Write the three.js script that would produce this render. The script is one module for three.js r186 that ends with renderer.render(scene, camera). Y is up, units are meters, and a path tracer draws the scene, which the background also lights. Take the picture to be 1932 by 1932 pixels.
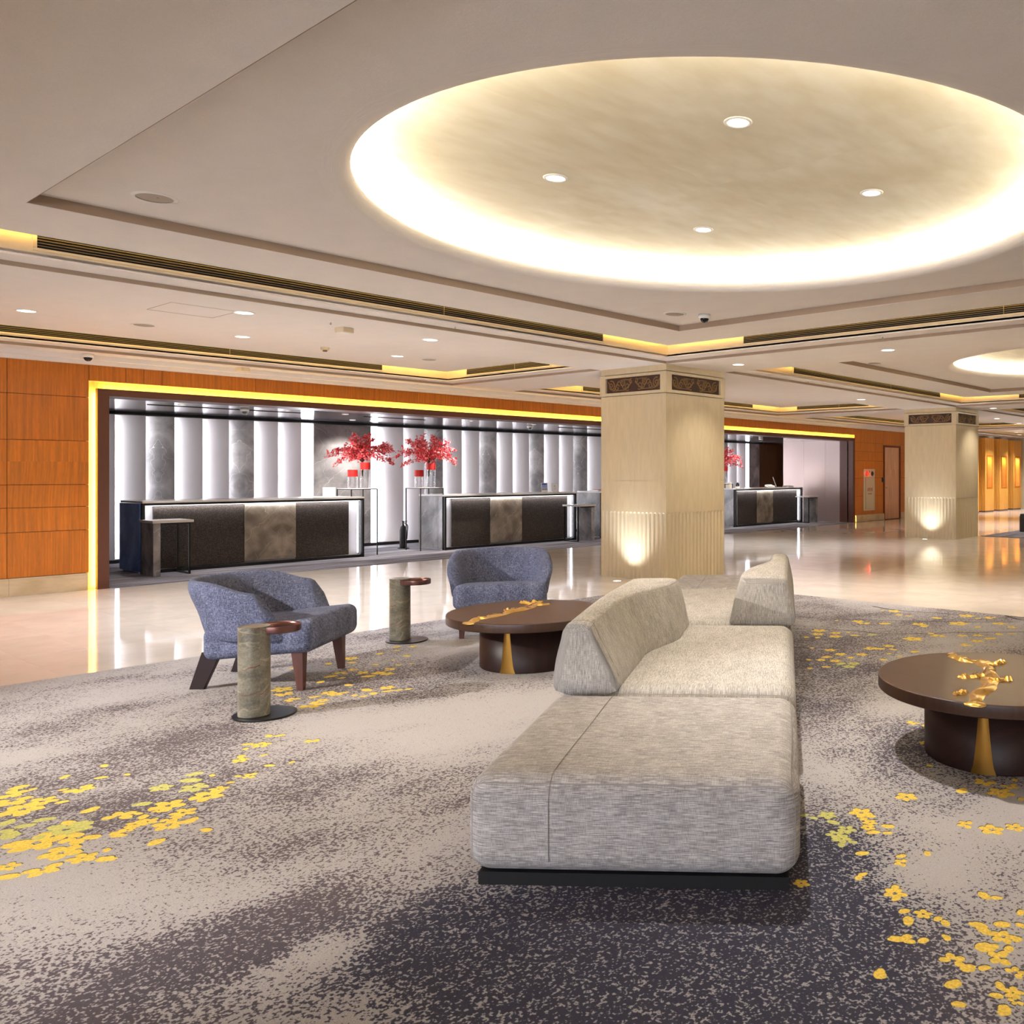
import * as THREE from 'three';
import { RoundedBoxGeometry } from 'three/addons/geometries/RoundedBoxGeometry.js';
import { mergeGeometries, mergeVertices } from 'three/addons/utils/BufferGeometryUtils.js';
import { RectAreaLightUniformsLib } from 'three/addons/lights/RectAreaLightUniformsLib.js';

// ---------------------------------------------------------------- camera, exposure
RectAreaLightUniformsLib.init();
const scene = new THREE.Scene();
scene.background = new THREE.Color(0x000000);
const renderer = new THREE.WebGLRenderer({ antialias: true });
renderer.toneMapping = THREE.LinearToneMapping;
renderer.toneMappingExposure = 2.05;
renderer.shadowMap.enabled = true;
const FX = 1648, PX = 1414, PY = 894.4, FULLH = 2 * (1932 - PY);
const camera = new THREE.PerspectiveCamera(2 * Math.atan(FULLH / 2 / FX) * 180 / Math.PI, 2 * PX / FULLH, 0.05, 120);
camera.setViewOffset(2 * PX, FULLH, 0, FULLH / 2 - PY, 1932, 1932);
camera.position.set(0, 1.45, 0);
camera.lookAt(0.8, 1.45, -0.6);          // the camera looks level; x runs along the reception wall, -z towards it
camera.updateProjectionMatrix();
scene.add(camera);

// light strengths, one place to tune
const L = { dome: 70, cove: 12, portal: 32, led: 20, deskled: 16, spot: 10.5, key: 105, domespot: 5.2, uplight: 3.0, niche: 65, recspot: 7.5, winFill: 4.2 };
const WARM = 0xfff8f2, COVE = 0xffd678, DOMEC = 0xfff6e2, COOL = 0xf4f6ff, YEL = 0xffd878, DAY = 0xe2ebff;

// ---------------------------------------------------------------- helpers
const PI = Math.PI, V3 = (x, y, z) => new THREE.Vector3(x, y, z);
function rng(seed) { let a = seed >>> 0; return () => { a = (a + 0x6D2B79F5) >>> 0; let t = Math.imul(a ^ (a >>> 15), 1 | a); t = (t + Math.imul(t ^ (t >>> 7), 61 | t)) ^ t; return ((t ^ (t >>> 14)) >>> 0) / 4294967296; }; }
const clamp = (x, a = 0, b = 1) => x < a ? a : x > b ? b : x, lerp = (a, b, t) => a + (b - a) * t;
const sstep = (a, b, x) => { const t = clamp((x - a) / (b - a)); return t * t * (3 - 2 * t); };
const HT = new Float32Array(65536); { const r = rng(77); for (let i = 0; i < 65536; i++) HT[i] = r(); }
const hash = (i, j) => HT[(Math.imul(i, 374761393) + Math.imul(j, 668265263) ^ Math.imul(i ^ (j << 3), 1274126177) >>> 7) & 65535];
function vn(x, y, px = 0, py = 0) {                       // value noise, periodic when px, py are given
  let i = Math.floor(x), j = Math.floor(y); const fx = x - i, fy = y - j; let i1 = i + 1, j1 = j + 1;
  if (px) { i = ((i % px) + px) % px; i1 = ((i1 % px) + px) % px; } if (py) { j = ((j % py) + py) % py; j1 = ((j1 % py) + py) % py; }
  const u = fx * fx * (3 - 2 * fx), v = fy * fy * (3 - 2 * fy), a = hash(i, j), b = hash(i1, j), c = hash(i, j1), d = hash(i1, j1);
  return a + (b - a) * u + (c - a + (a - b - c + d) * u) * v;
}
function fbm(x, y, oct, px = 0, py = 0) { let s = 0, a = 0.5, t = 0; for (let o = 0; o < oct; o++) { s += a * vn(x, y, px, py); t += a; x = x * 2 + (px ? 0 : 17.3); y = y * 2 + (py ? 0 : 9.1); px *= 2; py *= 2; a *= 0.5; } return s / t; }
function dataTex(w, h, fn, { srgb = true, rep = [1, 1] } = {}) {
  const d = new Uint8Array(w * h * 4);
  for (let j = 0; j < h; j++) for (let i = 0; i < w; i++) { const c = fn(i / w, j / h, i, j), k = (j * w + i) * 4; if (typeof c === 'number') { d[k] = d[k + 1] = d[k + 2] = clamp(c, 0, 255); } else { d[k] = clamp(c[0], 0, 255); d[k + 1] = clamp(c[1], 0, 255); d[k + 2] = clamp(c[2], 0, 255); } d[k + 3] = 255; }
  const t = new THREE.DataTexture(d, w, h); t.wrapS = t.wrapT = THREE.RepeatWrapping; t.magFilter = THREE.LinearFilter; t.minFilter = THREE.LinearMipmapLinearFilter; t.generateMipmaps = true;
  if (srgb) t.colorSpace = THREE.SRGBColorSpace; t.repeat.set(rep[0], rep[1]); t.needsUpdate = true; return t;
}
const mix3 = (a, b, t) => [lerp(a[0], b[0], t), lerp(a[1], b[1], t), lerp(a[2], b[2], t)];
const std = (o) => new THREE.MeshStandardMaterial(o), phys = (o) => new THREE.MeshPhysicalMaterial(o);

const taken = new Map();
function numbered(n) { const k = taken.get(n) ?? -1; taken.set(n, k + 1); return k < 0 ? n : n + '_' + String(k + 1).padStart(3, '0'); }
function mesh(name, geo, mat, parent) { const m = new THREE.Mesh(geo, mat); m.name = name; m.castShadow = m.receiveShadow = true; if (parent) parent.add(m); return m; }
function tag(o, label, category, group) { o.userData.label = label; o.userData.category = category; if (group) o.userData.group = group; return o; }
function thing(name, label, category, pos = [0, 0, 0], turn = 0, group) {
  const g = new THREE.Group(); g.name = numbered(name); g.position.set(...pos); g.rotation.y = turn; scene.add(g); return tag(g, label, category, group);
}
function single(name, geo, mat, label, category, group, pos, turn = 0) { const m = mesh(numbered(name), geo, mat); if (pos) m.position.set(...pos); m.rotation.y = turn; scene.add(m); return tag(m, label, category, group); }
function structure(name, geo, mat, label) { let o; if (geo) o = mesh(name, geo, mat); else { o = new THREE.Group(); o.name = name; } o.userData.kind = 'structure'; if (label) o.userData.label = label; scene.add(o); return o; }
function copy(o, label, pos, turn, group) { const c = o.clone(); c.name = numbered(o.name.replace(/_\d{3}$/, '')); c.userData = { ...o.userData }; if (label) c.userData.label = label; if (group) c.userData.group = group; if (pos) c.position.set(...pos); if (turn !== undefined) c.rotation.y = turn; scene.add(c); return c; }
function uvm(g, k = 1) {                                   // uv in metres, from the side each vertex faces, in the thing's own axes
  const p = g.attributes.position, n = g.attributes.normal, uv = new Float32Array(p.count * 2);
  for (let i = 0; i < p.count; i++) {
    const ax = Math.abs(n.getX(i)), ay = Math.abs(n.getY(i)), az = Math.abs(n.getZ(i)); let u, v;
    if (ay >= ax && ay >= az) { u = p.getX(i); v = p.getZ(i); } else if (ax > az) { u = p.getZ(i); v = p.getY(i); } else { u = p.getX(i); v = p.getY(i); }
    uv[i * 2] = u * k; uv[i * 2 + 1] = v * k;
  }
  g.setAttribute('uv', new THREE.BufferAttribute(uv, 2)); return g;
}
const B = (w, h, d, x = 0, y = 0, z = 0) => uvm(new THREE.BoxGeometry(w, h, d).translate(x, y, z));             // by centre
const BB = (x0, x1, y0, y1, z0, z1) => B(x1 - x0, y1 - y0, z1 - z0, (x0 + x1) / 2, (y0 + y1) / 2, (z0 + z1) / 2); // by limits
const RB = (w, h, d, r, x = 0, y = 0, z = 0, s = 3) => uvm(new RoundedBoxGeometry(w, h, d, s, r).translate(x, y, z));
const CYL = (r0, r1, h, x = 0, y = 0, z = 0, n = 32) => new THREE.CylinderGeometry(r0, r1, h, n).translate(x, y, z);
const flat = (g) => { const o = g.index ? g.toNonIndexed() : g; for (const k of Object.keys(o.attributes)) if (!['position', 'normal', 'uv'].includes(k)) o.deleteAttribute(k); return o; };
const merge = (...gs) => mergeGeometries(gs.flat().map(flat));
function tube(pts, r, seg = 24, rad = 6, closed = false) { return new THREE.TubeGeometry(new THREE.CatmullRomCurve3(pts, closed, 'centripetal'), seg, r, rad, closed); }
function lathe(pts, n = 48) { return new THREE.LatheGeometry(pts.map(p => new THREE.Vector2(p[0], p[1])), n); }
function gridGeo(rows, closedU = false) {                  // rows of points -> smooth surface
  const m = rows.length, n = rows[0].length, pos = [], uv = [], idx = [];
  for (let j = 0; j < m; j++) for (let i = 0; i < n; i++) { pos.push(rows[j][i].x, rows[j][i].y, rows[j][i].z); uv.push(i / (n - 1), j / (m - 1)); }
  const w = closedU ? n : n - 1;
  for (let j = 0; j < m - 1; j++) for (let i = 0; i < w; i++) { const a = j * n + i, b = j * n + (i + 1) % n, c = a + n, d = b + n; idx.push(a, c, b, b, c, d); }
  const g = new THREE.BufferGeometry(); g.setAttribute('position', new THREE.Float32BufferAttribute(pos, 3)); g.setAttribute('uv', new THREE.Float32BufferAttribute(uv, 2)); g.setIndex(idx); g.computeVertexNormals(); return g;
}
function loft(rings) {                                     // closed rings, capped at both ends with shrinking rings
  const cap = (r) => { const c = r.reduce((a, p) => a.add(p), V3(0, 0, 0)).multiplyScalar(1 / r.length); return [0.66, 0.33, 0.001].map(k => r.map(p => p.clone().lerp(c, 1 - k))); };
  const s = cap(rings[0]).reverse(), e = cap(rings[rings.length - 1]); return uvm(gridGeo([...s, ...rings, ...e], true));
}
function slabHoles(x0, x1, z0, z1, holes, y0, y1) {        // a flat slab with rectangular or round openings
  const s = new THREE.Shape(); s.moveTo(x0, -z0); s.lineTo(x1, -z0); s.lineTo(x1, -z1); s.lineTo(x0, -z1); s.closePath();
  for (const h of holes) { const p = new THREE.Path(); if (h.r) p.absarc(h.x, -h.z, h.r, 0, 2 * PI, true); else { p.moveTo(h[0], -h[2]); p.lineTo(h[0], -h[3]); p.lineTo(h[1], -h[3]); p.lineTo(h[1], -h[2]); p.closePath(); } s.holes.push(p); }
  return uvm(new THREE.ExtrudeGeometry(s, { depth: y1 - y0, bevelEnabled: false, curveSegments: 96 }).rotateX(-PI / 2).translate(0, y0, 0));
}
function rect(w, h, color, intensity, pos, dir, parent = scene, up) {   // area light whose face looks along dir
  const l = new THREE.RectAreaLight(color, intensity, w, h); l.position.set(...pos); l.name = 'area_light';
  const d = V3(...dir).normalize(), u = up ? V3(...up) : Math.abs(d.y) > 0.9 ? V3(0, 0, 1) : V3(0, 1, 0);
  const m = new THREE.Matrix4().lookAt(V3(0, 0, 0), d, u); l.quaternion.setFromRotationMatrix(m); parent.add(l); return l;
}
function spot(color, intensity, pos, target, angle, pen = 0.5, soft = 1, parent = scene) {
  const l = new THREE.SpotLight(color, intensity, 0, angle, pen, 2); l.position.set(...pos); l.target.position.set(...target); l.castShadow = true; l.shadow.radius = soft; l.name = 'spot_light'; parent.add(l); parent.add(l.target); return l;
}

// ---------------------------------------------------------------- materials
const plasterT = dataTex(512, 512, (u, v) => { const n = fbm(u * 6, v * 6, 4, 6, 6), f = vn(u * 256, v * 256, 256, 256); const k = 0.965 + 0.025 * (n - 0.5) + 0.025 * f; return [242 * k, 234 * k, 227 * k]; });
const bumpFine = dataTex(256, 256, (u, v) => 255 * (0.6 * vn(u * 128, v * 128, 128, 128) + 0.4 * vn(u * 32, v * 32, 32, 32)), { srgb: false, rep: [2, 2] });
const M = {};
M.plaster = std({ map: plasterT, roughness: 0.9, bumpMap: bumpFine, bumpScale: 0.0006 });
M.fascia = std({ color: 0xe6d3ae, roughness: 0.85 });
M.stepShade = std({ color: 0xa8917a, roughness: 0.9 });  // shade of the ceiling step faces put into the colour
M.white = std({ color: 0xeeebe4, roughness: 0.55 });
M.dome = std({ roughness: 0.75, map: dataTex(1024, 1024, (u, v) => { const a = fbm(u * 24 + 1.5 * fbm(v * 9, u * 9, 2), v * 60, 4, 0, 0), b = fbm(u * 10, v * 10, 4, 10, 10); const t = clamp(0.5 + 0.8 * (a - 0.5) + 1.1 * (b - 0.5)); return mix3([222, 210, 181], [245, 239, 221], t); }, { rep: [0.18, 0.18] }) });
M.black = std({ color: 0x141210, roughness: 0.45, metalness: 0.3 });
M.slot = std({ color: 0x0c0a08, roughness: 0.9 });
M.grille = std({ color: 0x8a7a5c, roughness: 0.6 });
M.slat = std({ color: 0x7d7058, roughness: 0.6 });
M.glowWarm = std({ color: 0x332211, emissive: 0xffd080, emissiveIntensity: 1.2, roughness: 1 });
M.glowCool = std({ color: 0x222222, emissive: 0xf2f4ff, emissiveIntensity: 2.6, roughness: 1 });
M.glowLamp = std({ color: 0x222222, emissive: 0xfff3df, emissiveIntensity: 3.2, roughness: 1 });
const woodT = (hue, seed) => dataTex(256, 512, (u, v) => { const w = 0.5 * vn(u * 90 + 2.5 * vn(v * 3, seed), v * 4 + seed, 0, 0) + 0.3 * vn(u * 40, v * 2 + seed) + 0.2 * vn(u * 128, v * 30); const k = 0.84 + 0.32 * w; return [hue[0] * k, hue[1] * k, hue[2] * k]; }, { rep: [1 / 1.2, 1 / 1.6] });
M.veneer = [0, 1, 2].map(i => phys({ map: woodT([[196, 112, 24], [193, 109, 22], [199, 115, 26]][i], 3 + i * 11), roughness: 0.38, clearcoat: 0.25, clearcoatRoughness: 0.3 }));
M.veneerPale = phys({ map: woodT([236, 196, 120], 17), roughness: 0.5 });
M.veneerLight = phys({ map: woodT([222, 158, 70], 27), roughness: 0.4 });
M.joint = std({ color: 0x4a2008, roughness: 0.8 });
M.veneerPink = phys({ map: woodT([218, 166, 130], 41), roughness: 0.45 });
M.bronze = phys({ map: woodT([92, 74, 62], 51), roughness: 0.35, metalness: 0.25 });
M.bronzeWall = phys({ color: 0xa08c86, roughness: 0.3, metalness: 0.35, bumpMap: bumpFine, bumpScale: 0.0004 });
M.frame = std({ color: 0x5c3424, roughness: 0.45 });
M.stone = phys({ roughness: 0.3, clearcoat: 0.15, clearcoatRoughness: 0.2, map: dataTex(512, 512, (u, v) => { const n = fbm(u * 26, v * 5, 4, 26, 5), s = vn(u * 180, v * 90, 180, 90), k = 0.93 + 0.07 * (n - 0.3) - (s > 0.93 ? 0.04 : 0); return [222 * k, 203 * k, 164 * k]; }) });
M.base = phys({ roughness: 0.25, map: dataTex(512, 256, (u, v) => { const n = fbm(u * 4, v * 14, 5, 4, 14); return mix3([186, 160, 122], [222, 202, 170], n * 1.1); }) });
M.floor = [0, 1, 2].map(i => phys({ roughness: 0.06, specularIntensity: 0.6, map: dataTex(256, 256, (u, v) => { const n = fbm(u * 4 + i * 7, v * 4 + i * 3, 5), s = fbm(u * 14 + i, v * 14, 3); const k = 0.94 + 0.08 * n + 0.03 * s - i * 0.008; return [232 * k, 220 * k, 204 * k]; }, { rep: [0.8, 0.8] }) }));
M.grout = std({ color: 0xa88f70, roughness: 0.4 });
function veins(u, v, seed, base, hi, lo) {
  const wx = u + 0.22 * (fbm(u * 2.2 + seed, v * 2.2, 4) - 0.5), wy = v + 0.22 * (fbm(u * 2.2, v * 2.2 + seed, 4) - 0.5);
  let c = mix3(lo, base, clamp(fbm(wx * 3 + wy * 1.5 + seed, wy * 2.4 - wx, 6) * 1.9 - 0.45));
  const thin = (a, k) => clamp(1 - Math.abs(a - Math.round(a)) * k), m = vn(u * 3 + seed, v * 3);
  const v1 = thin((wx * 0.9 + wy * 0.75) * 1.7 + 0.35 * fbm(u * 5, v * 5 + seed, 3) + seed, 95), v2 = thin((wx * 1.2 - wy * 0.5) * 1.3 + 0.5 * fbm(u * 4 + seed, v * 4, 3), 120), v3 = thin((wx * 0.3 + wy * 1.3) * 2.3 + 0.6 * fbm(u * 3, v * 3 + seed * 2, 3), 150);
  c = mix3(c, hi, v1 * 0.75 * clamp(m * 1.6)); c = mix3(c, hi, v2 * 0.6 * clamp(1.4 - m * 1.4)); return mix3(c, hi, v3 * 0.4 * clamp(m * 2 - 0.5));
}
M.marble = [1, 2, 3].map(s => phys({ roughness: 0.22, map: dataTex(512, 512, (u, v) => veins(u * 1.3, v * 1.3, s * 5.7, [166, 162, 161], [224, 221, 219], [112, 109, 109])) }));
M.marbleWarm = phys({ roughness: 0.25, map: dataTex(512, 512, (u, v) => veins(u * 1.6, v * 1.6, 31.7, [158, 146, 130], [208, 197, 180], [100, 90, 78])) });
M.forest = phys({ roughness: 0.3, map: dataTex(512, 512, (u, v) => {
  const w = v * 9 + 1.7 * fbm(u * 4, v * 3, 4, 4, 0) + 0.6 * vn(u * 12, v * 8, 12, 0); let c = mix3([58, 55, 46], [158, 152, 134], clamp(0.75 * fbm(u * 6 + w * 0.4, w * 2.2, 6) + 0.25 * vn(u * 150, v * 150, 150, 0))); c = mix3(c, [176, 168, 142], clamp(1 - Math.abs(fbm(u * 3 + 4, w * 1.4, 4) - 0.5) * 30) * 0.5);
  const r = Math.abs(((w * 0.55 + 10) % 1) - 0.5); return mix3(c, [104, 44, 34], clamp(1 - r * 34) * clamp(vn(u * 5, v * 11, 5, 0) * 2 - 0.6)); }) });
M.marbleBlueReflect = phys({ roughness: 0.5, map: dataTex(256, 256, (u, v) => veins(u * 1.3, v * 1.3, 8.3, [112, 146, 214], [176, 196, 236], [72, 104, 178])) });  // desk end marble with a bluish reflection put into its colour
M.woven = std({ roughness: 0.85, map: dataTex(256, 256, (u, v) => { const n = vn(u * 110, v * 110, 110, 110), m = vn(u * 60 + 3, v * 60, 60, 60); const k = n * 0.6 + m * 0.4; return mix3([26, 20, 16], [92, 76, 62], k * k * 1.4); }, { rep: [2.2, 2.2] }), bumpMap: dataTex(256, 256, (u, v) => 255 * vn(u * 110, v * 110, 110, 110), { srgb: false, rep: [2.2, 2.2] }), bumpScale: 0.003 });
function weave(lo, hi, fu, fv, seed, w1 = 0.55) { return (u, v) => { const a = vn(u * fu + seed, v * 512, fu, 512), b = vn(u * 512, v * fv + seed, 512, fv), c = fbm(u * 7, v * 7, 2, 7, 7), t = clamp(w1 * a + (1 - w1) * b + 0.18 * (c - 0.5)); return mix3(lo, hi, clamp((t - 0.5) * 1.9 + 0.5)); }; }
M.sofa = std({ roughness: 0.95, map: dataTex(1024, 1024, weave([126, 121, 118], [194, 189, 184], 22, 50, 3, 0.7), { rep: [1.9, 1.9] }), bumpMap: dataTex(512, 512, (u, v) => 255 * (0.6 * vn(u * 20, v * 256, 20, 256) + 0.4 * vn(u * 256, v * 30, 256, 30)), { srgb: false, rep: [1.6, 1.6] }), bumpScale: 0.0012 });
M.sofaV = std({ roughness: 0.95, map: dataTex(1024, 1024, weave([138, 133, 127], [202, 197, 189], 50, 22, 9, 0.3), { rep: [1.9, 1.9] }), bumpMap: M.sofa.bumpMap, bumpScale: 0.0012 });
M.seam = std({ color: 0x8c857d, roughness: 0.95 });
M.denim = std({ roughness: 0.95, map: dataTex(1024, 1024, weave([44, 48, 68], [122, 127, 152], 60, 60, 5, 0.5), { rep: [1.6, 1.6] }), bumpMap: M.sofa.bumpMap, bumpScale: 0.001 });
M.walnut = phys({ map: woodT([86, 46, 37], 61), roughness: 0.4 });
M.darkwood = phys({ map: woodT([40, 23, 18], 71), roughness: 0.42, specularIntensity: 0.5 });
M.tabletop = phys({ map: woodT([58, 38, 27], 73), roughness: 0.3, specularIntensity: 0.8 });
M.gold = phys({ color: 0xf8cf78, metalness: 1, roughness: 0.16 });
M.goldDull = phys({ color: 0xa27a3a, metalness: 1, roughness: 0.3 });
M.copper = phys({ color: 0x78544e, metalness: 0.85, roughness: 0.28 });
M.plum = phys({ color: 0x2c1e1e, metalness: 0.5, roughness: 0.35 });
M.relief = std({ color: 0x8a6a40, metalness: 0.3, roughness: 0.5 });
M.reliefBack = std({ color: 0x432a20, roughness: 0.55 });
M.panelGrey = std({ color: 0xc2bdbd, roughness: 0.55 });
M.satin = phys({ color: 0xb4b0b4, metalness: 0.85, roughness: 0.11 });
M.glass = phys({ color: 0xffffff, transmission: 1, thickness: 0, roughness: 0.02, ior: 1.45 });
M.red = std({ color: 0xc01a12, roughness: 0.6 });
M.leaf = std({ color: 0xe63e46, roughness: 0.6, side: THREE.DoubleSide });
M.leafPale = std({ color: 0xff9a98, roughness: 0.6, side: THREE.DoubleSide });
M.twig = std({ color: 0x4c3a2c, roughness: 0.8 });
M.steel = std({ color: 0xb8b4ac, metalness: 0.8, roughness: 0.35 });
M.paper = std({ color: 0xf2f0ea, roughness: 0.7 });

for (const m of [...M.marble, M.marbleWarm, M.marbleBlueReflect]) m.map.wrapS = m.map.wrapT = THREE.MirroredRepeatWrapping;

// ---------------------------------------------------------------- the shell
const HS = 2.93, BAND = 2.965, PAN = 3.10, FIELD = 3.165, TOP = 3.5, CZ = -3.72;
const bayX = [[0.49, 8.71], [9.96, 18.18], [19.43, 27.65], [28.9, 37.1]], mainZ = [-7.93, 0.49], recZ = [-12.75, -9.18];
const backBays = [[[-8.98, -0.76], mainZ], [[0.49, 8.71], [1.74, 10.16]], [[-8.98, -0.76], [1.74, 10.16]]];   // the bays round the camera, outside the picture
const X0 = -10, X1 = 38, Z0 = -13.2, Z1 = 12;

// floor: polished slabs with hairline joints in front of the reception, one plain slab under the rest
const floor = structure('floor', BB(X0, X1, -0.1, -0.004, -13.3, Z1), M.grout, 'polished beige marble floor');
{
  const zs = [-13.16, -12.0, -10.9, -9.8, -8.7, -7.55]; let k = 0; const r = rng(5);
  const xs = []; for (let x = -4; x < 33; x += 1.21) xs.push(x);
  for (let j = 0; j < zs.length - 1; j++) for (let i = 0; i < xs.length - 1; i++) mesh('floor_slab', BB(xs[i] + 0.0008, xs[i + 1] - 0.0008, -0.004, 0, zs[j] + 0.0008, zs[j + 1] - 0.0008), M.floor[Math.floor(r() * 3)], floor);
  const zs2 = [-7.55, -6.3, -5.1, -3.9, -2.7, -1.5, -0.3]; for (let j = 0; j < zs2.length - 1; j++) for (let x = 8.6; x < 24; x += 1.21) mesh('floor_slab', BB(x + 0.0008, x + 1.2092, -0.004, 0, zs2[j] + 0.0008, zs2[j + 1] - 0.0008), M.floor[Math.floor(r() * 3)], floor);
  for (const b of [[X0, -4, -13.3, Z1], [-4, 8.6, -7.55, Z1], [8.6, X1, -0.3, Z1], [24.33, X1, -7.55, -0.3], [32.3, X1, -13.3, -7.55]]) mesh('floor_field', BB(b[0], b[1], -0.004, 0, b[2], b[3]), M.floor[0], floor);
}

// ceiling: soffit beams with a shallow step, lit fascias, hung panels, round coves
const ceiling = structure('ceiling', null, null, 'stepped plaster ceiling with lit coves');
const insetHole = (b, z, d) => [b[0] + d, b[1] - d, z[0] + d, z[1] - d];
const allBays = [...bayX.map(b => [b, mainZ, true]), ...bayX.map(b => [b, recZ, false]), ...backBays.map(([b, z]) => [b, z, true])];
mesh('soffit', slabHoles(X0, X1, -13.3, Z1, allBays.map(([b, z]) => insetHole(b, z, 0)), HS, BAND), M.plaster, ceiling);
mesh('soffit_band', slabHoles(X0, X1, -13.3, Z1, allBays.map(([b, z]) => insetHole(b, z, 0.26)), BAND, 3.0), M.plaster, ceiling);
mesh('roof_slab', BB(X0, X1, TOP, TOP + 0.1, -17, Z1), M.plaster, ceiling);
const stepShadeStrip = (x0, x1, z0, z1, y0, y1) => { const t = 0.006; for (const q of [[x0, x0 + t, z0, z1], [x1 - t, x1, z0, z1], [x0 + t, x1 - t, z0, z0 + t], [x0 + t, x1 - t, z1 - t, z1]]) mesh('step_shade', BB(q[0], q[1], y0, y1, q[2], q[3]), M.stepShade, ceiling); };   // taupe strips: the shade on a step face put into colour
for (const [b, z, round] of allBays) {
  stepShadeStrip(b[0], b[1], z[0], z[1], HS + 0.002, BAND);
  const [a0, a1, c0, c1] = insetHole(b, z, 0.26), t = 0.03;
  for (const f of [[a0 - t, a0, c0 - t, c1 + t], [a1, a1 + t, c0 - t, c1 + t], [a0, a1, c0 - t, c0], [a0, a1, c1, c1 + t]]) mesh('fascia', BB(f[0], f[1], 2.98, TOP, f[2], f[3]), M.fascia, ceiling);
  const [p0, p1, q0, q1] = insetHole(b, z, 0.37), cx = (b[0] + b[1]) / 2, CZ = (z[0] + z[1]) / 2;
  if (!round) { mesh('ceiling_panel', BB(p0, p1, PAN, PAN + 0.03, q0, q1), M.plaster, ceiling); }
  else {
    const h = 2.99; mesh('ceiling_panel', slabHoles(p0, p1, q0, q1, [[cx - h, cx + h, CZ - h, CZ + h]], PAN, FIELD), M.plaster, ceiling); stepShadeStrip(cx - h, cx + h, CZ - h, CZ + h, PAN + 0.002, FIELD);
    mesh('ceiling_field', slabHoles(cx - h - 0.05, cx + h + 0.05, CZ - h - 0.05, CZ + h + 0.05, [{ x: cx, z: CZ, r: 2.385 }], FIELD, FIELD + 0.02), M.plaster, ceiling);
    const lip = [[2.43, FIELD - 0.0008]]; for (let i = 0; i <= 8; i++) { const a = i / 8 * PI / 2; lip.push([2.36 - 0.1 * Math.sin(a), FIELD - 0.0008 + 0.06 * (1 - Math.cos(a))]); } lip.push([2.26, 3.235], [2.285, 3.24], [2.295, 3.235], [2.295, 3.20]);
    mesh('dome_rim', lathe(lip, 128).translate(cx, 0, CZ), M.plaster, ceiling);
    mesh('dome_trough', lathe([[2.295, 3.20], [2.64, 3.20]], 96).translate(cx, 0, CZ), M.white, ceiling);
    mesh('dome_wall', lathe([[2.64, 3.20], [2.64, 3.36]], 96).translate(cx, 0, CZ), M.white, ceiling);
    const dg = lathe([[2.64, 3.36], [2.6, 3.385], [2.3, 3.398], [1.4, 3.404], [0.001, 3.406]], 96); mesh('dome_disc', uvm(dg).translate(cx, 0, CZ), M.dome, ceiling);
  }
}
mesh('crown', merge(BB(X0, X1, 2.82, 2.87, -13.22, -13.12), BB(X0, X1, 2.87, HS, -13.22, -13.05)), M.plaster, ceiling);

// wall behind the lobby with the reception opening, clad in veneer panels
const wall = structure('wall_reception', null, null, 'orange veneer panelled wall');
const PT0 = 3.867, PT1 = 22.78, PY1 = 2.528;      // outer limits of the dark portal frame
mesh('wall_backing', merge(BB(X0, 3.77, 0, 3.5, -13.4, -13.216), BB(22.89, X1, 0, 3.5, -13.4, -13.216), BB(3.77, 22.89, 2.645, 3.5, -13.4, -13.216)), M.joint, wall);
let vk = 0; const vr = rng(21);
const panel = (x0, x1, y0, y1) => mesh('veneer_panel', BB(x0 + 0.003, x1 - 0.003, y0 + 0.003, y1 - 0.003, -13.216, -13.2), M.veneer[Math.floor(vr() * 3)], wall);
const rowsL = [0.214, 0.754, 1.046, 1.321, 1.862, 2.411, 2.83];
for (const c of [[-2.2, -0.9], [-0.9, 0.4], [0.4, 1.7], [1.7, 2.99], [2.99, 3.795]]) for (let j = 0; j < 6; j++) panel(c[0], c[1], rowsL[j], rowsL[j + 1]);
const hx = [3.795, 4.19, 4.39, 4.6, 5.78, 7.37, 7.58, 8.35, 9.56, 10.34, 10.53, 12.1, 13.4, 14.7, 16.1, 17.31, 18.51, 19.25, 19.45, 20.96, 22.11, 22.27, 22.46, 22.86];
for (let i = 0; i < hx.length - 1; i++) panel(hx[i], hx[i + 1], 2.62, 2.83);
const rowsR = [0.2, 0.774, 1.326, 1.852, 2.134, 2.404, 2.83];
for (const c of [[22.86, 23.23], [23.23, 24.14], [24.14, 24.66]]) for (let j = 0; j < 6; j++) panel(c[0], c[1], rowsR[j], rowsR[j + 1]);
panel(24.66, 25.8, 2.36, 2.83);
for (let x = 25.8; x < 30; x += 1.05) for (let j = 0; j < 6; j++) panel(x, x + 1.05, rowsR[j], rowsR[j + 1]);
// glowing margin round the portal: a recessed veneer band lit from behind the dark frame
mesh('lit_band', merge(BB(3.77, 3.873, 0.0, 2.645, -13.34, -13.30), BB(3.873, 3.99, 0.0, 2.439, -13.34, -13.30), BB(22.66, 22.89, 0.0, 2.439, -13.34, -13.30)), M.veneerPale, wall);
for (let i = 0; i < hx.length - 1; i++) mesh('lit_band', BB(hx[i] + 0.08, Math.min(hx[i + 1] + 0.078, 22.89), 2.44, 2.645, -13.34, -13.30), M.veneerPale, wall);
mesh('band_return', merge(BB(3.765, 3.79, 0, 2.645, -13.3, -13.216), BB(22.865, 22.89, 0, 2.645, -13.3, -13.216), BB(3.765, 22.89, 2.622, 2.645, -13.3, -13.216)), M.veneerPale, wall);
const portal = structure('trim_1', null, null, 'dark brown portal frame of the reception');
mesh('frame_front', merge(BB(PT0, 3.99, 0, PY1, -13.22, -13.14), BB(22.66, PT1, 0, PY1, -13.22, -13.14), BB(3.99, 22.66, 2.44, PY1, -13.22, -13.14)), M.frame, portal);
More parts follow.
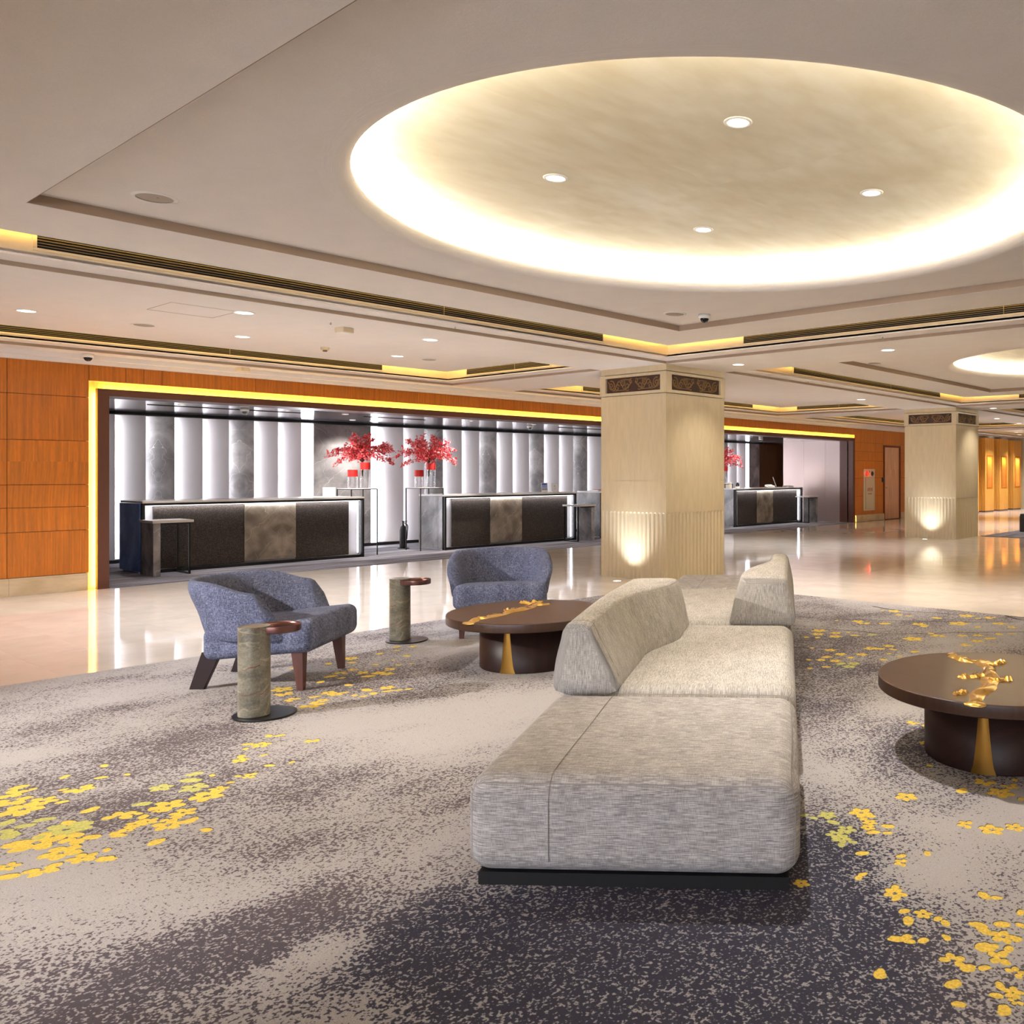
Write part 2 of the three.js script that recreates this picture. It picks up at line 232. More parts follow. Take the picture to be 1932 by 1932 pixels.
mesh('frame_lining', merge(BB(3.91, 3.99, 0, 2.5, -13.6, -13.22), BB(22.66, 22.74, 0, 2.5, -13.6, -13.22), BB(3.91, 22.74, 2.44, 2.5, -13.6, -13.22)), M.frame, portal);
// light strips of the portal
function strip(name, geo, mat, label, group, make) { const g = thing(name, label, 'light strip', [0, 0, 0], 0, group); mesh('diffuser', geo, mat, g); make(g); return g; }
strip('light_strip', BB(PT0 + 0.035, PT0 + 0.043, 0.02, 2.49, -13.28, -13.24), M.glowWarm, 'warm strip light hidden behind the portal jamb beside the reception desk with the blue end', 'portal strip lights', g => rect(2.48, 0.05, YEL, L.portal, [PT0 + 0.03, 1.25, -13.26], [-1, 0, -0.6], g, [1, 0, 0]));
strip('light_strip', BB(PT1 - 0.043, PT1 - 0.035, 0.02, 2.49, -13.28, -13.24), M.glowWarm, 'warm strip light hidden behind the portal jamb next to the hydrant cabinet', 'portal strip lights', g => rect(2.48, 0.05, YEL, L.portal, [PT1 - 0.03, 1.25, -13.26], [1, 0, -0.6], g, [1, 0, 0]));
strip('light_strip', BB(4, 22.6, PY1 - 0.043, PY1 - 0.035, -13.28, -13.24), M.glowWarm, 'long warm strip light hidden behind the portal head', 'portal strip lights', g => { for (let i = 0; i < 4; i++) rect(4.7, 0.05, YEL, L.portal, [6.3 + i * 4.7, PY1 - 0.03, -13.26], [0, 1, -0.6], g); });

const base = (n, x0, x1) => { const b = structure(n, null, null, 'beige stone baseboard'); for (let x = x0; x < x1 - 0.05; x += 1.3) mesh('base_stone', merge(BB(x + 0.001, Math.min(x + 1.3, x1) - 0.001, 0, 0.19, -13.2, -13.165), BB(x + 0.001, Math.min(x + 1.3, x1) - 0.001, 0.19, 0.212, -13.2, -13.178)), M.base, b); };
base('baseboard_left', -2.2, 3.77); base('baseboard_right', 22.9, 24.66); base('baseboard_far', 25.8, 30);
// pink veneer door in the wall
const door = structure('door_1', null, null, 'pale pinkish wood door with dark red frame');
mesh('door_leaf', BB(24.72, 25.74, 0.02, 2.3, -13.24, -13.205), M.veneerPink, door); mesh('door_frame', merge(BB(24.66, 24.72, 0, 2.36, -13.25, -13.17), BB(25.74, 25.8, 0, 2.36, -13.25, -13.17), BB(24.72, 25.74, 2.3, 2.36, -13.25, -13.17)), std({ color: 0x6b2c16, roughness: 0.5 }), door);
mesh('door_sill', BB(24.72, 25.74, 0.001, 0.02, -13.23, -13.14), M.black, door); mesh('door_handle', merge(CYL(0.012, 0.012, 0.06, 0, 0, 0, 12).rotateX(PI / 2).translate(24.82, 1.02, -13.18), B(0.1, 0.02, 0.02, 24.86, 1.02, -13.15)), M.steel, door);
// outer walls of the room, beyond the frame
const wallLeft = structure('wall_left', null, null, 'pale stone wall with added tall windows outside the view'); mesh('wall_backing', merge(BB(X0 - 0.2, X0, 2.75, 3.5, -13.4, Z1), BB(X0 - 0.2, X0, 0, 0.15, -13.4, Z1), BB(X0 - 0.2, X0, 0.15, 2.75, -13.4, -6.5), BB(X0 - 0.2, X0, 0.15, 2.75, 9.5, Z1)), M.stone, wallLeft);
for (let i = 0; i < 5; i++) {                               // unseen frosted windows, added to give the lobby cool light from the left
  const z0 = -6.5 + i * 3.2, g = structure('added_window_' + (i + 1), null, null, 'tall frosted window added for cool side light'); mesh('added_window_frame', merge(BB(X0 - 0.15, X0 + 0.03, 0.15, 2.75, z0, z0 + 0.08), BB(X0 - 0.15, X0 + 0.03, 0.15, 2.75, z0 + 3.12, z0 + 3.2), BB(X0 - 0.15, X0 + 0.03, 0.15, 0.23, z0 + 0.08, z0 + 3.12), BB(X0 - 0.15, X0 + 0.03, 2.67, 2.75, z0 + 0.08, z0 + 3.12)), M.frame, g);
  mesh('added_window_pane', BB(X0 - 0.08, X0 - 0.06, 0.23, 2.67, z0 + 0.08, z0 + 3.12), std({ color: 0xdfe6f2, emissive: 0xdfe8ff, emissiveIntensity: 0.6, roughness: 0.6 }), g); rect(3.0, 2.4, DAY, L.winFill, [X0 - 0.04, 1.45, z0 + 1.6], [1, 0, 0], g);
}
structure('wall_back', BB(X0 - 0.2, X1 + 0.2, 0, 3.5, Z1, Z1 + 0.2), M.stone);
structure('wall_right', BB(X1, X1 + 0.2, 0, 3.5, -13.4, Z1), M.stone, 'pale stone end wall');

// ---------------------------------------------------------------- columns
const flute = (() => {                                     // one 1.25 m wide face, lower slab carved with rounded-top flutes
  const W = 1.25, n = 16, pitch = W / (n + 0.35), rows = [], ys = []; for (const y of [0, 0.02, 0.4, 0.8, 0.86, 0.89]) ys.push(y); for (let i = 1; i <= 8; i++) ys.push(0.89 + 0.04 * i / 8); ys.push(0.96, 1.36);
  const us = [-W / 2]; for (let k = 0; k < n; k++) { const c = -W / 2 + pitch * (k + 0.675); for (const d of [-0.026, -0.021, -0.012, 0, 0.012, 0.021, 0.026]) us.push(c + d); } us.push(W / 2);
  for (const y of ys) rows.push(us.map((u, i) => { let dep = 0; if (i > 0 && i < us.length - 1) { const k = (i - 1) % 7, d = [-0.026, -0.021, -0.012, 0, 0.012, 0.021, 0.026][k] / 0.026, yy = y > 0.89 ? (y - 0.89) / 0.036 : 0, q = 1 - d * d - yy * yy; dep = q > 0 ? 0.017 * Math.sqrt(q) : 0; } return V3(u, y, -dep); }));
  const g = gridGeo(rows.reverse()); return uvm(g);
})();
const scroll = (() => {                                    // cast scroll ornament of a frieze panel, half a metre long, mirrored at the middle
  const gs = [], half = [], r = rng(9);
  const spiral = (cx, cy, r0, turns, a0, s) => { const p = []; for (let i = 0; i <= 22; i++) { const t = i / 22; p.push(V3(cx + s * r0 * (1 - 0.8 * t) * Math.cos(a0 + t * turns * 2 * PI), cy + r0 * (1 - 0.8 * t) * Math.sin(a0 + t * turns * 2 * PI), 0)); } half.push(tube(p, 0.009, 40, 5)); };
  spiral(0.40, 0.0, 0.065, 1.5, 1.2, 1); spiral(0.29, -0.03, 0.045, 1.2, 0.4, -1); spiral(0.2, 0.025, 0.045, 1.4, 2.2, 1); spiral(0.11, -0.02, 0.05, 1.3, 4, 1); spiral(0.05, 0.04, 0.03, 1.1, 1, -1);
  half.push(tube([V3(0.46, 0.05, 0), V3(0.36, -0.06, 0), V3(0.26, 0.05, 0), V3(0.16, -0.05, 0), V3(0.03, 0.03, 0)], 0.009, 40, 6)); half.push(tube([V3(0.24, 0.06, 0), V3(0.14, 0.065, 0), V3(0.07, 0.06, 0)], 0.006, 16, 5)); half.push(tube([V3(0.34, -0.065, 0), V3(0.2, -0.06, 0), V3(0.08, -0.065, 0)], 0.006, 16, 5));
  for (const h of half) { gs.push(h); const m = h.clone().scale(-1, 1, 1); const ix = m.index.array; for (let i = 0; i < ix.length; i += 3) { const t = ix[i]; ix[i] = ix[i + 1]; ix[i + 1] = t; } gs.push(m); } return mergeVertices(merge(gs.map(g => g)));
})();
const colSide = new THREE.PlaneGeometry(1, 1);
function column(x, z, label) {
  const c = thing('column', label, 'column', [x, 0, z], 0, 'stone columns of the lobby'), W = 1.25, h = W / 2;
  mesh('core', BB(-h + 0.04, h - 0.04, 0, HS, -h + 0.04, h - 0.04), M.stone, c);
  for (let k = 0; k < 4; k++) {
    const s = new THREE.Group(); s.name = 'cladding'; s.rotation.y = k * PI / 2; c.add(s);
    const f = mesh('fluted_slab', flute, M.stone, s); f.position.z = h;
    const e = k % 2 ? h - 0.03 : h, e2 = k % 2 ? h - 0.06 : h + 0.012; mesh('upper_slab', BB(-e, e, 1.363, 2.54, h - 0.03, h), M.stone, s);
    mesh('frieze', merge(BB(-e2, e2, 2.55, 2.59, h - 0.06, h + 0.012), BB(-e2, e2, 2.8, 2.834, h - 0.06, h + 0.012), BB(-e2, -h + 0.1, 2.59, 2.8, h - 0.06, h + 0.012), BB(h - 0.1, e2, 2.59, 2.8, h - 0.06, h + 0.012)), M.stone, s);
    mesh('frieze_panel', BB(-h + 0.1, h - 0.1, 2.59, 2.8, h - 0.06, h - 0.02), M.reliefBack, s);
    const r = mesh('relief', scroll, M.relief, s); r.position.set(0, 2.695, h - 0.02); r.scale.set(1.08, 1.15, 1); 
    mesh('capital', BB(-e, e, 2.848, HS, h - 0.03, h), M.stone, s);
  }
  return c;
}
column(8.71 + 0.625, -7.93 - 0.625, 'fluted stone column standing behind the grey sofa');
column(18.18 + 0.625, -7.93 - 0.625, 'fluted stone column standing near the hydrant cabinet wall');
column(-0.135, -8.555, 'fluted stone column by the orange veneer wall, outside the seating area');
column(28.275, -8.555, 'fluted stone column beyond the display cases');
function uplight(x, z, label) { const u = thing('floor_uplight', label, 'uplight', [x, 0, z], 0, 'floor uplights at the columns'); mesh('bezel', lathe([[0.05, 0.004], [0.062, 0.006], [0.068, 0.001], [0.068, 0.0]], 24), M.steel, u); mesh('lens', CYL(0.05, 0.05, 0.004, 0, 0.003, 0, 20), M.glowLamp, u); spot(0xe6eeff, L.uplight, [0, 0.02, 0], [0.35, 0.75, 0], 0.78, 1, 3, u); return u; }
uplight(8.38, -8.52, 'small round floor uplight at the fluted column behind the sofa');
uplight(17.85, -8.52, 'small round floor uplight at the fluted column near the hydrant cabinet wall');

// ---------------------------------------------------------------- cove lights of the ceiling
allBays.forEach(([b, z, round], i) => {
  const [p0, p1, q0, q1] = insetHole(b, z, 0.38), cx = (b[0] + b[1]) / 2, cz = (z[0] + z[1]) / 2, w = p1 - p0, d = q1 - q0, far = i % 4 > 2 || i > 7;
  const where = i > 7 ? ['left of the seating', 'behind the seating', 'in the rear corner'][i - 8] : ['over the seating area', 'over the floor beyond the first column', 'over the far floor', 'over the far end'][i % 4] + (round ? ', around the round cove' : ' in front of the reception');
  const g = thing('cove_light', 'warm cove strip light ' + where, 'cove light', [0, 0, 0], 0, 'ceiling cove strip lights');
  for (const s of [[p0 + 0.03, p0 + 0.06, q0, q1], [p1 - 0.06, p1 - 0.03, q0, q1], [p0, p1, q0 + 0.03, q0 + 0.06], [p0, p1, q1 - 0.06, q1 - 0.03]]) mesh('diffuser', BB(s[0], s[1], FIELD + 0.0, FIELD + 0.015, s[2], s[3]), M.glowWarm, g);
  if (far) return;
  const y = FIELD + 0.045, k = L.cove; rect(w, 0.04, COVE, k, [cx, y, q0 + 0.04], [0, 0.15, -1], g); rect(w, 0.04, COVE, k, [cx, y, q1 - 0.04], [0, 0.15, 1], g); rect(d, 0.04, COVE, k, [p1 - 0.04, y, cz], [1, 0.15, 0], g); rect(d, 0.04, COVE, k, [p0 + 0.04, y, cz], [-1, 0.15, 0], g);
});
[...bayX.map(b => [b, mainZ]), ...backBays].forEach(([b, z], i) => {
  const cx = (b[0] + b[1]) / 2, CZ = (z[0] + z[1]) / 2, g = thing('cove_light', ['bright cove ring light of the large round ceiling recess over the sofa', 'bright cove ring light of the round recess beyond the first column', 'cove ring light of the round recess over the far floor', 'cove ring light of the round recess at the far end', 'cove ring light of the round recess left of the seating', 'cove ring light of the round recess behind the seating', 'cove ring light of the round recess in the rear corner'][i], 'cove light', [cx, 0, CZ], 0, 'round cove lights');
  mesh('diffuser', lathe([[2.40, 3.201], [2.40, 3.236], [2.45, 3.246], [2.45, 3.201]], 72), M.glowWarm, g);
  if (i === 3) return; const n = i ? 10 : 20;
  for (let k = 0; k < n; k++) { const a = (k + 0.5) / n * 2 * PI, l = rect(2 * PI * 2.42 / n * 0.97, 0.05, DOMEC, L.dome, [2.42 * Math.cos(a), 3.258, 2.42 * Math.sin(a)], [-0.22 * Math.cos(a), 1, -0.22 * Math.sin(a)], g, [Math.cos(a), 0, Math.sin(a)]); }
});

// ---------------------------------------------------------------- air grilles in the fascias
function grille(x, z, len, turn, label) {
  const g = thing('air_grille', label, 'air vent', [x, 0, z], turn, 'ceiling air grilles');      // local x along the grille, +z into the room
  mesh('duct_back', B(len, 0.11, 0.004, 0, 3.09, 0.002), M.slot, g);
  mesh('grille_frame', merge(B(len + 0.05, 0.018, 0.012, 0, 3.026, 0.006), B(len + 0.05, 0.012, 0.012, 0, 3.15, 0.006), B(0.025, 0.11, 0.012, -len / 2 - 0.0125, 3.092, 0.006), B(0.025, 0.11, 0.012, len / 2 + 0.0125, 3.092, 0.006)), M.fascia, g);
  for (let k = 0; k < 5; k++) mesh('slat', B(len, 0.0042, 0.012, 0, 3.052 + k * 0.0195, 0.007), M.slat, g);
  mesh('divider', B(0.006, 0.11, 0.013, len * 0.1, 3.092, 0.007), M.grille, g);
}
const names = ['above the sofa', 'past the sofa column', 'over the far floor'];
for (let i = 0; i < 3; i++) {
  const [b0, b1] = bayX[i], cx = (b0 + b1) / 2, cz = (mainZ[0] + mainZ[1]) / 2;
  grille(cx, mainZ[0] + 0.26, 5.4, 0, 'long slotted air grille ' + names[i] + ', parallel to the reception wall');
  grille(b1 - 0.26, cz, 5.4, -PI / 2, 'long slotted air grille ' + names[i] + ', square to the reception wall');
  grille(cx, recZ[0] + 0.26, 5.4, 0, 'long slotted air grille above the reception wall ' + names[i]);
  grille(b1 - 0.26, -10.97, 2, -PI / 2, 'short slotted air grille in front of the reception ' + names[i]);
}

// ---------------------------------------------------------------- ceiling fittings
function downlight(x, y, z, label, power, angle = 0.75, group = 'ceiling downlights', r = 0.075, target) {
  const g = thing('downlight', label, 'downlight', [x, y, z], 0, group);
  mesh('trim_ring', lathe([[r, 0.004], [r, -0.004], [r + 0.012, -0.006], [r + 0.02, -0.001], [r + 0.02, 0.002]], 28), M.white, g); mesh('lamp_lens', CYL(r, r, 0.003, 0, -0.001, 0, 24), M.glowLamp, g);
  if (power) spot(z < -8 && z > -13 ? 0xf0f4ff : WARM, power, [0, -0.015, 0], target ?? [0, -3, 0], angle, 0.6, 2, g); return g;
}
const cx1 = 4.6;
[[-0.76, -0.76], [-0.76, 0.76], [0.76, -0.76], [0.76, 0.76]].forEach(([dx, dz]) => downlight(cx1 + dx, 3.402, CZ + dz, 'downlight in the large round ceiling recess, ' + (dx < 0 ? dz < 0 ? 'the one towards the dark coffee table' : 'the one above the front ottoman side' : dz < 0 ? 'the one towards the stone column' : 'the one towards the far carpet edge'), L.domespot * (dx < 0 && dz > 0 ? 3.4 : 0.8), dx < 0 && dz > 0 ? 0.62 : 0.72, 'downlights of the large round recess', 0.06, dx < 0 && dz > 0 ? [-0.25, -3.4, 1.5] : undefined));
for (const [x, y, z, l] of [[2.68, PAN, -11.15, 'downlight in the panel before the orange veneer wall'], [4.74, PAN, -11.17, 'downlight in the panel before the first reception desk'], [6.82, PAN, -11.27, 'downlight in the panel before the vases'], [3.63, HS, -8.52, 'downlight in the beam beside the ceiling hatch'], [5.59, HS, -8.59, 'downlight in the beam beside the square detector'], [9.35, HS, -7.2, 'downlight in the beam right next to the column behind the sofa'], [9.33, HS, -4.93, 'downlight in the beam between the two round recesses'], [15.19, HS, -8.62, 'downlight in the beam between the two columns']]) downlight(x, y, z, l, x === 9.35 ? L.spot * 0.35 : x === 9.33 ? L.spot * 1.7 : L.spot, 0.95);
for (const [x, y, z, l] of [[19.0, HS, -7.4, 'downlight in the beam beside the second column'], [22.6, HS, -8.7, 'downlight in the beam beyond the second column'], [25.1, HS, -9.0, 'downlight in the beam before the display cases'], [30.4, HS, -11.0, 'downlight in front of the display cases'], [14.0, PAN, -11.3, 'downlight in the panel before the middle reception desks'], [19.0, PAN, -11.5, 'downlight in the panel before the last reception desk'], [32.4, HS, -11.6, 'downlight added to brighten the middle display case'], [34.6, HS, -11.6, 'downlight added to brighten the end display case']]) downlight(x, y, z, l, x > 30 ? L.spot * 1.5 : x === 19.0 && y === HS ? L.spot * 0.4 : L.spot * 1.5, 0.95, 'ceiling downlights', 0.075, x > 30 ? [0, -3, -0.8] : undefined);  // the last two listed are added to brighten the display case wall
// the two strong spots left of the picture that light the seating and throw its shadows
downlight(-2.2, HS, -7.2, 'bright accent downlight near the orange veneer wall', L.key, 0.42, 'accent downlights', 0.06, [5.3, -2.7, 1.6]);
downlight(-0.2, HS, -3.2, 'bright accent downlight over the carpet edge', L.key * 0.15, 0.5, 'accent downlights', 0.06, [1.6, -2.7, -0.6]);

function speaker(x, y, z, label) { const g = thing('ceiling_speaker', label, 'speaker', [x, y, z], 0, 'ceiling speakers'); mesh('rim', lathe([[0.10, -0.006], [0.115, -0.008], [0.125, -0.002], [0.125, 0.001]], 36), M.white, g); mesh('mesh_cover', lathe([[0.001, -0.005], [0.06, -0.005], [0.10, -0.003]], 32), std({ color: 0xb3a596, roughness: 0.8 }), g); mesh('screw', CYL(0.006, 0.006, 0.004, 0.01, -0.007, 0.02, 8), M.steel, g); }
speaker(2.12, FIELD, -6.2, 'round ceiling speaker near the corner of the ceiling field by the long air grille'); speaker(7.0, FIELD, -6.25, 'round ceiling speaker beside the dome camera above the sofa'); speaker(3.71, PAN, -11.15, 'flat round ceiling speaker between downlights before the reception'); speaker(7.29, PAN, -11.23, 'flat round ceiling speaker before the vases'); speaker(11.5, PAN, -6.3, 'round ceiling speaker near the second round recess');
function domecam(x, y, z, label, clear = false, k = 1) { const g = thing('dome_camera', label, 'camera', [x, y, z], 0, 'dome cameras'); mesh('mount', lathe([[0.001, 0], [0.062 * k, 0], [0.062 * k, -0.03 * k], [0.055 * k, -0.045 * k], [0.04 * k, -0.045 * k]], 28), M.white, g); if (clear) { mesh('bubble', new THREE.SphereGeometry(0.055, 20, 12, 0, 2 * PI, PI / 2, PI / 2).translate(0, -0.045, 0), M.glass, g); mesh('lens_block', new THREE.SphereGeometry(0.032, 16, 10, 0, 2 * PI, PI / 2, PI / 2).translate(0, -0.046, 0), M.black, g); } else { mesh('bubble', new THREE.SphereGeometry(0.046 * k, 20, 12, 0, 2 * PI, PI / 2, PI / 2).translate(0, -0.045 * k, 0), phys({ color: 0x0a0a0c, roughness: 0.08 }), g); mesh('lens', CYL(0.012, 0.012, 0.012, 0, -0.08 * k, 0.012, 12), M.steel, g); } }
domecam(7.22, FIELD, -6.02, 'white dome camera above the sofa beside the round speaker'); domecam(3.72, HS, -12.98, 'white dome camera on the soffit above the orange veneer wall');
function detector(x, y, z, label, sq) { const g = thing('smoke_detector', label, 'detector', [x, y, z], 0.2, 'ceiling detectors'); mesh('housing', sq ? RB(0.13, 0.05, 0.13, 0.008, 0, -0.025, 0) : CYL(0.055, 0.05, 0.035, 0, -0.0175, 0, 24), M.fascia, g); mesh('sensor', sq ? B(0.11, 0.004, 0.11, 0, -0.052, 0) : CYL(0.03, 0.025, 0.02, 0, -0.045, 0, 20), sq ? M.white : M.grille, g); }
detector(4.62, HS, -8.6, 'square detector on the beam before the reception', true); detector(5.79, PAN, -11.26, 'round smoke detector in the panel before the reception'); detector(5.5, HS, -12.95, 'small detector on the soffit above the portal head', true);
const hatch = thing('ceiling_hatch', 'flush square access hatch in the ceiling beam', 'hatch', [3.3, HS, -8.77]); { const s = 0.27; mesh('hatch_gap', merge(B(2 * s, 0.002, 0.004, 0, -0.0005, -s), B(2 * s, 0.002, 0.004, 0, -0.0005, s), B(0.004, 0.002, 2 * s, -s, -0.0005, 0), B(0.004, 0.002, 2 * s, s, -0.0005, 0)), M.grille, hatch); }
for (const [x, y, z] of [[4.35, HS, -8.35], [8.2, BAND, -9.0], [10.5, HS, -8.4], [5.35, BAND, -7.78], [8.58, BAND, -4.6], [12, BAND, -7.8], [16.5, BAND, -7.8]]) { const s = thing('sprinkler', 'tiny sprinkler head in the plaster ceiling', 'sprinkler', [x, y, z], 0, 'ceiling sprinklers'); mesh('plate', lathe([[0.008, -0.006], [0.028, -0.003], [0.03, 0]], 16), M.white, s); mesh('head', CYL(0.006, 0.01, 0.025, 0, -0.015, 0, 10), M.steel, s); }

// ---------------------------------------------------------------- the reception recess
const rec = structure('wall_reception_inner', null, null, 'inner shell of the reception recess');
mesh('back_shell', BB(3.7, 24.8, 0, 3.5, -16.95, -16.75), M.bronze, rec); mesh('side_shell', BB(3.7, 3.9, 0, 3.5, -16.75, -13.4), M.bronze, rec); mesh('side_shell', BB(24.6, 24.8, 0, 3.5, -16.75, -13.4), M.veneer[0], rec);
for (let k = 0; k < 3; k++) mesh('bronze_panel', BB(22.74, 22.8, 0, 2.46, -15.72 + k * 0.78 + 0.002, -15.72 + (k + 1) * 0.78 - 0.002 + (k === 2 ? 0.0 : 0)), M.bronzeWall, rec);
const recCeil = structure('ceiling_reception', null, null, 'glossy grey metal ceiling of the reception');
for (let x = 3.9; x < 24.5; x += 2.45) mesh('metal_panel', BB(x + 0.0015, Math.min(x + 2.4485, 24.6), 2.46, 2.49, -16.75, -13.6), M.satin, recCeil);
mesh('shadow_gap', BB(3.9, 22.7, 2.415, 2.459, -16.56, -16.5), M.slot, recCeil);
for (const [a, b] of [[4.9, 7.1], [8.2, 9.4], [12.6, 14.2]]) mesh('slot_diffuser', BB(a, b, 2.452, 2.459, -14.62, -14.59), M.slot, recCeil);
const rcarpetT = dataTex(512, 512, (u, v) => { const a = fbm(u * 3, v * 40, 4, 3, 40), b = vn(u * 256, v * 256, 256, 256), c = fbm(u * 5, v * 12, 3, 5, 12); return mix3([74, 70, 76], [172, 168, 172], clamp(0.45 + 1.5 * (a - 0.5) + 0.5 * (c - 0.5) + 0.25 * (b - 0.5))); }, { rep: [0.35, 0.5] });
structure('floor_reception', BB(4.0, 24.55, 0.0, 0.007, -16.7, -13.125), std({ map: rcarpetT, roughness: 0.95 }), 'streaky grey carpet of the reception recess');

// louvred back wall: every panel leans, its far edge proud of the next, with a strip light behind that edge
const backWall = structure('wall_reception_back', null, null, 'leaning wall panels with light strips between them');
mesh('skirting', BB(3.9, 22.7, 0, 0.06, -16.74, -16.62), M.black, backWall);
const zb = -16.70, zf = -16.56, py0 = 0.07, py1 = 2.41, ph = py1 - py0, pyc = (py0 + py1) / 2;
const ledList = [];
function leaning(x0, x1, mat) { const w = x1 - x0, len = Math.hypot(w + 0.015, zf - zb), a = Math.atan2(zf - zb, w + 0.015); const g = uvm(new THREE.BoxGeometry(len, ph, 0.018).translate(0, 0, 0)); const m = mesh('wall_panel', g.clone().translate(0, 0, 0), mat, backWall); m.position.set((x0 + x1) / 2, pyc, (zb + zf) / 2 - 0.009); m.rotation.y = -a; ledList.push(x0); }
const P = M.panelGrey, Q = (i) => M.marble[i % 3];
[[4.66, 5.1, P], [5.1, 5.53, P], [5.53, 5.95, Q(0)], [5.95, 6.38, P], [6.38, 6.8, P], [6.8, 7.22, Q(1)], [7.22, 7.64, P], [7.64, 8.06, P], [9.63, 10.15, P], [10.15, 10.63, P], [10.63, 11.08, Q(2)], [11.08, 11.55, P], [11.55, 12.0, P], [12.0, 12.47, Q(0)], [12.47, 12.92, P], [12.92, 13.39, P], [13.39, 13.84, Q(1)], [13.84, 14.31, P], [14.31, 14.76, P], [14.76, 15.23, Q(2)], [15.23, 15.72, P], [15.72, 16.2, P], [16.2, 16.66, Q(0)], [16.66, 17.14, P], [18.7, 19.2, P], [19.2, 19.65, Q(1)], [19.65, 20.1, P], [20.1, 20.55, P], [20.55, 20.97, Q(2)], [20.97, 21.42, P], [21.42, 21.88, P]].forEach(a => leaning(...a));
for (const [a, b, k] of [[8.33, 9.48, 1], [17.4, 18.55, 0], [22.15, 22.7, 2]]) mesh('marble_panel', BB(a, b, py0, py1, -16.74, -16.62), Q(k), backWall);
mesh('bronze_door', BB(22.74, 23.72, 0.02, 2.41, -16.74, -16.66), M.bronze, backWall);
ledList.forEach((x, i) => {
  const ord = ['first', 'second', 'third', 'fourth', 'fifth', 'sixth', 'seventh', 'eighth', 'ninth', 'tenth', 'eleventh', 'twelfth', 'thirteenth', 'fourteenth', 'fifteenth', 'sixteenth', 'seventeenth', 'eighteenth', 'nineteenth', 'twentieth'], nth = i < 20 ? ord[i] + ' joint from the blue-grey desk end' : ord[ledList.length - 1 - i] + ' joint from the bronze wall';
  const g = thing('light_strip', 'strip light of the reception back wall, ' + nth, 'light strip', [x, pyc, 0], 0, 'strip lights between the reception wall panels');
  mesh('diffuser', B(0.008, ph - 0.02, 0.03, -0.006, 0, -16.615), M.glowCool, g); rect(ph - 0.02, 0.03, COOL, L.led, [0.0, 0, -16.615], [1, 0, -0.25], g, [1, 0, 0]);
});
[[8.08, 8.32], [9.49, 9.62], [17.16, 17.39], [18.56, 18.69], [21.9, 22.13]].forEach(([a, b], i) => {
  const g = thing('light_box', ['broad white light box of the reception wall behind the first desk', 'narrow white light box of the reception wall beside the wide marble panel', 'broad white light box of the reception wall behind the half hidden desk', 'narrow white light box of the reception wall behind the half hidden desk', 'white light box of the reception wall next to the bronze door'][i], 'light box', [(a + b) / 2, pyc, -16.64], 0, 'light boxes of the reception wall');
  mesh('light_diffuser', B(b - a - 0.01, ph, 0.05), M.glowCool, g); rect(b - a - 0.01, ph, COOL, L.led * 0.35, [0, 0, 0.04], [0, 0, 1], g);
});
for (const [x, z, tx, tz, k] of [[8.62, -15.75, 8.8, -16.5, 0.9], [9.02, -15.75, 9.0, -16.5, 0.9], [5.2, -14.2, 5.2, -14.2, 0.4], [6.7, -14.2, 6.7, -14.2, 0.4], [7.7, -14.3, 8.25, -15.0, 1.6], [10.1, -14.2, 9.65, -15.0, 1.6], [11.6, -14.2, 11.6, -14.2, 0.4], [17.9, -15.75, 17.9, -16.5, 1], [19.0, -14.2, 18.6, -15, 0.8], [20.8, -14.3, 20.8, -14.3, 0.5], [22.0, -14.6, 22.7, -14.6, 0.4]]) downlight(x, 2.459, z, 'small downlight in the glossy reception ceiling ' + ({ 8.62: 'before the wide marble panel, first of two', 9.02: 'before the wide marble panel, second of two', 5.2: 'above the blue-grey desk end', 6.7: 'above the middle of the first desk', 7.7: 'lighting the first flower stand', 10.1: 'lighting the second flower stand', 11.6: 'above the brochure holder desk', 17.9: 'before the hidden marble panel', 19: 'lighting the last flower stand', 20.8: 'above the telephone desk', 22: 'beside the bronze wall' })[x], L.recspot * k, 0.6, 'reception ceiling downlights', 0.035, [tx - x, k === 0.9 ? -0.9 : -2, tz - z]);
for (const [x, z, l] of [[6.1, -14.3, 'clear bubble camera under the reception ceiling above the first desk'], [11.75, -14.5, 'clear bubble camera under the reception ceiling above the second desk'], [15.2, -14.4, 'clear bubble camera under the reception ceiling above the third desk'], [20.0, -14.6, 'clear bubble camera under the reception ceiling above the last desk']]) domecam(x, 2.459, z, l, true);

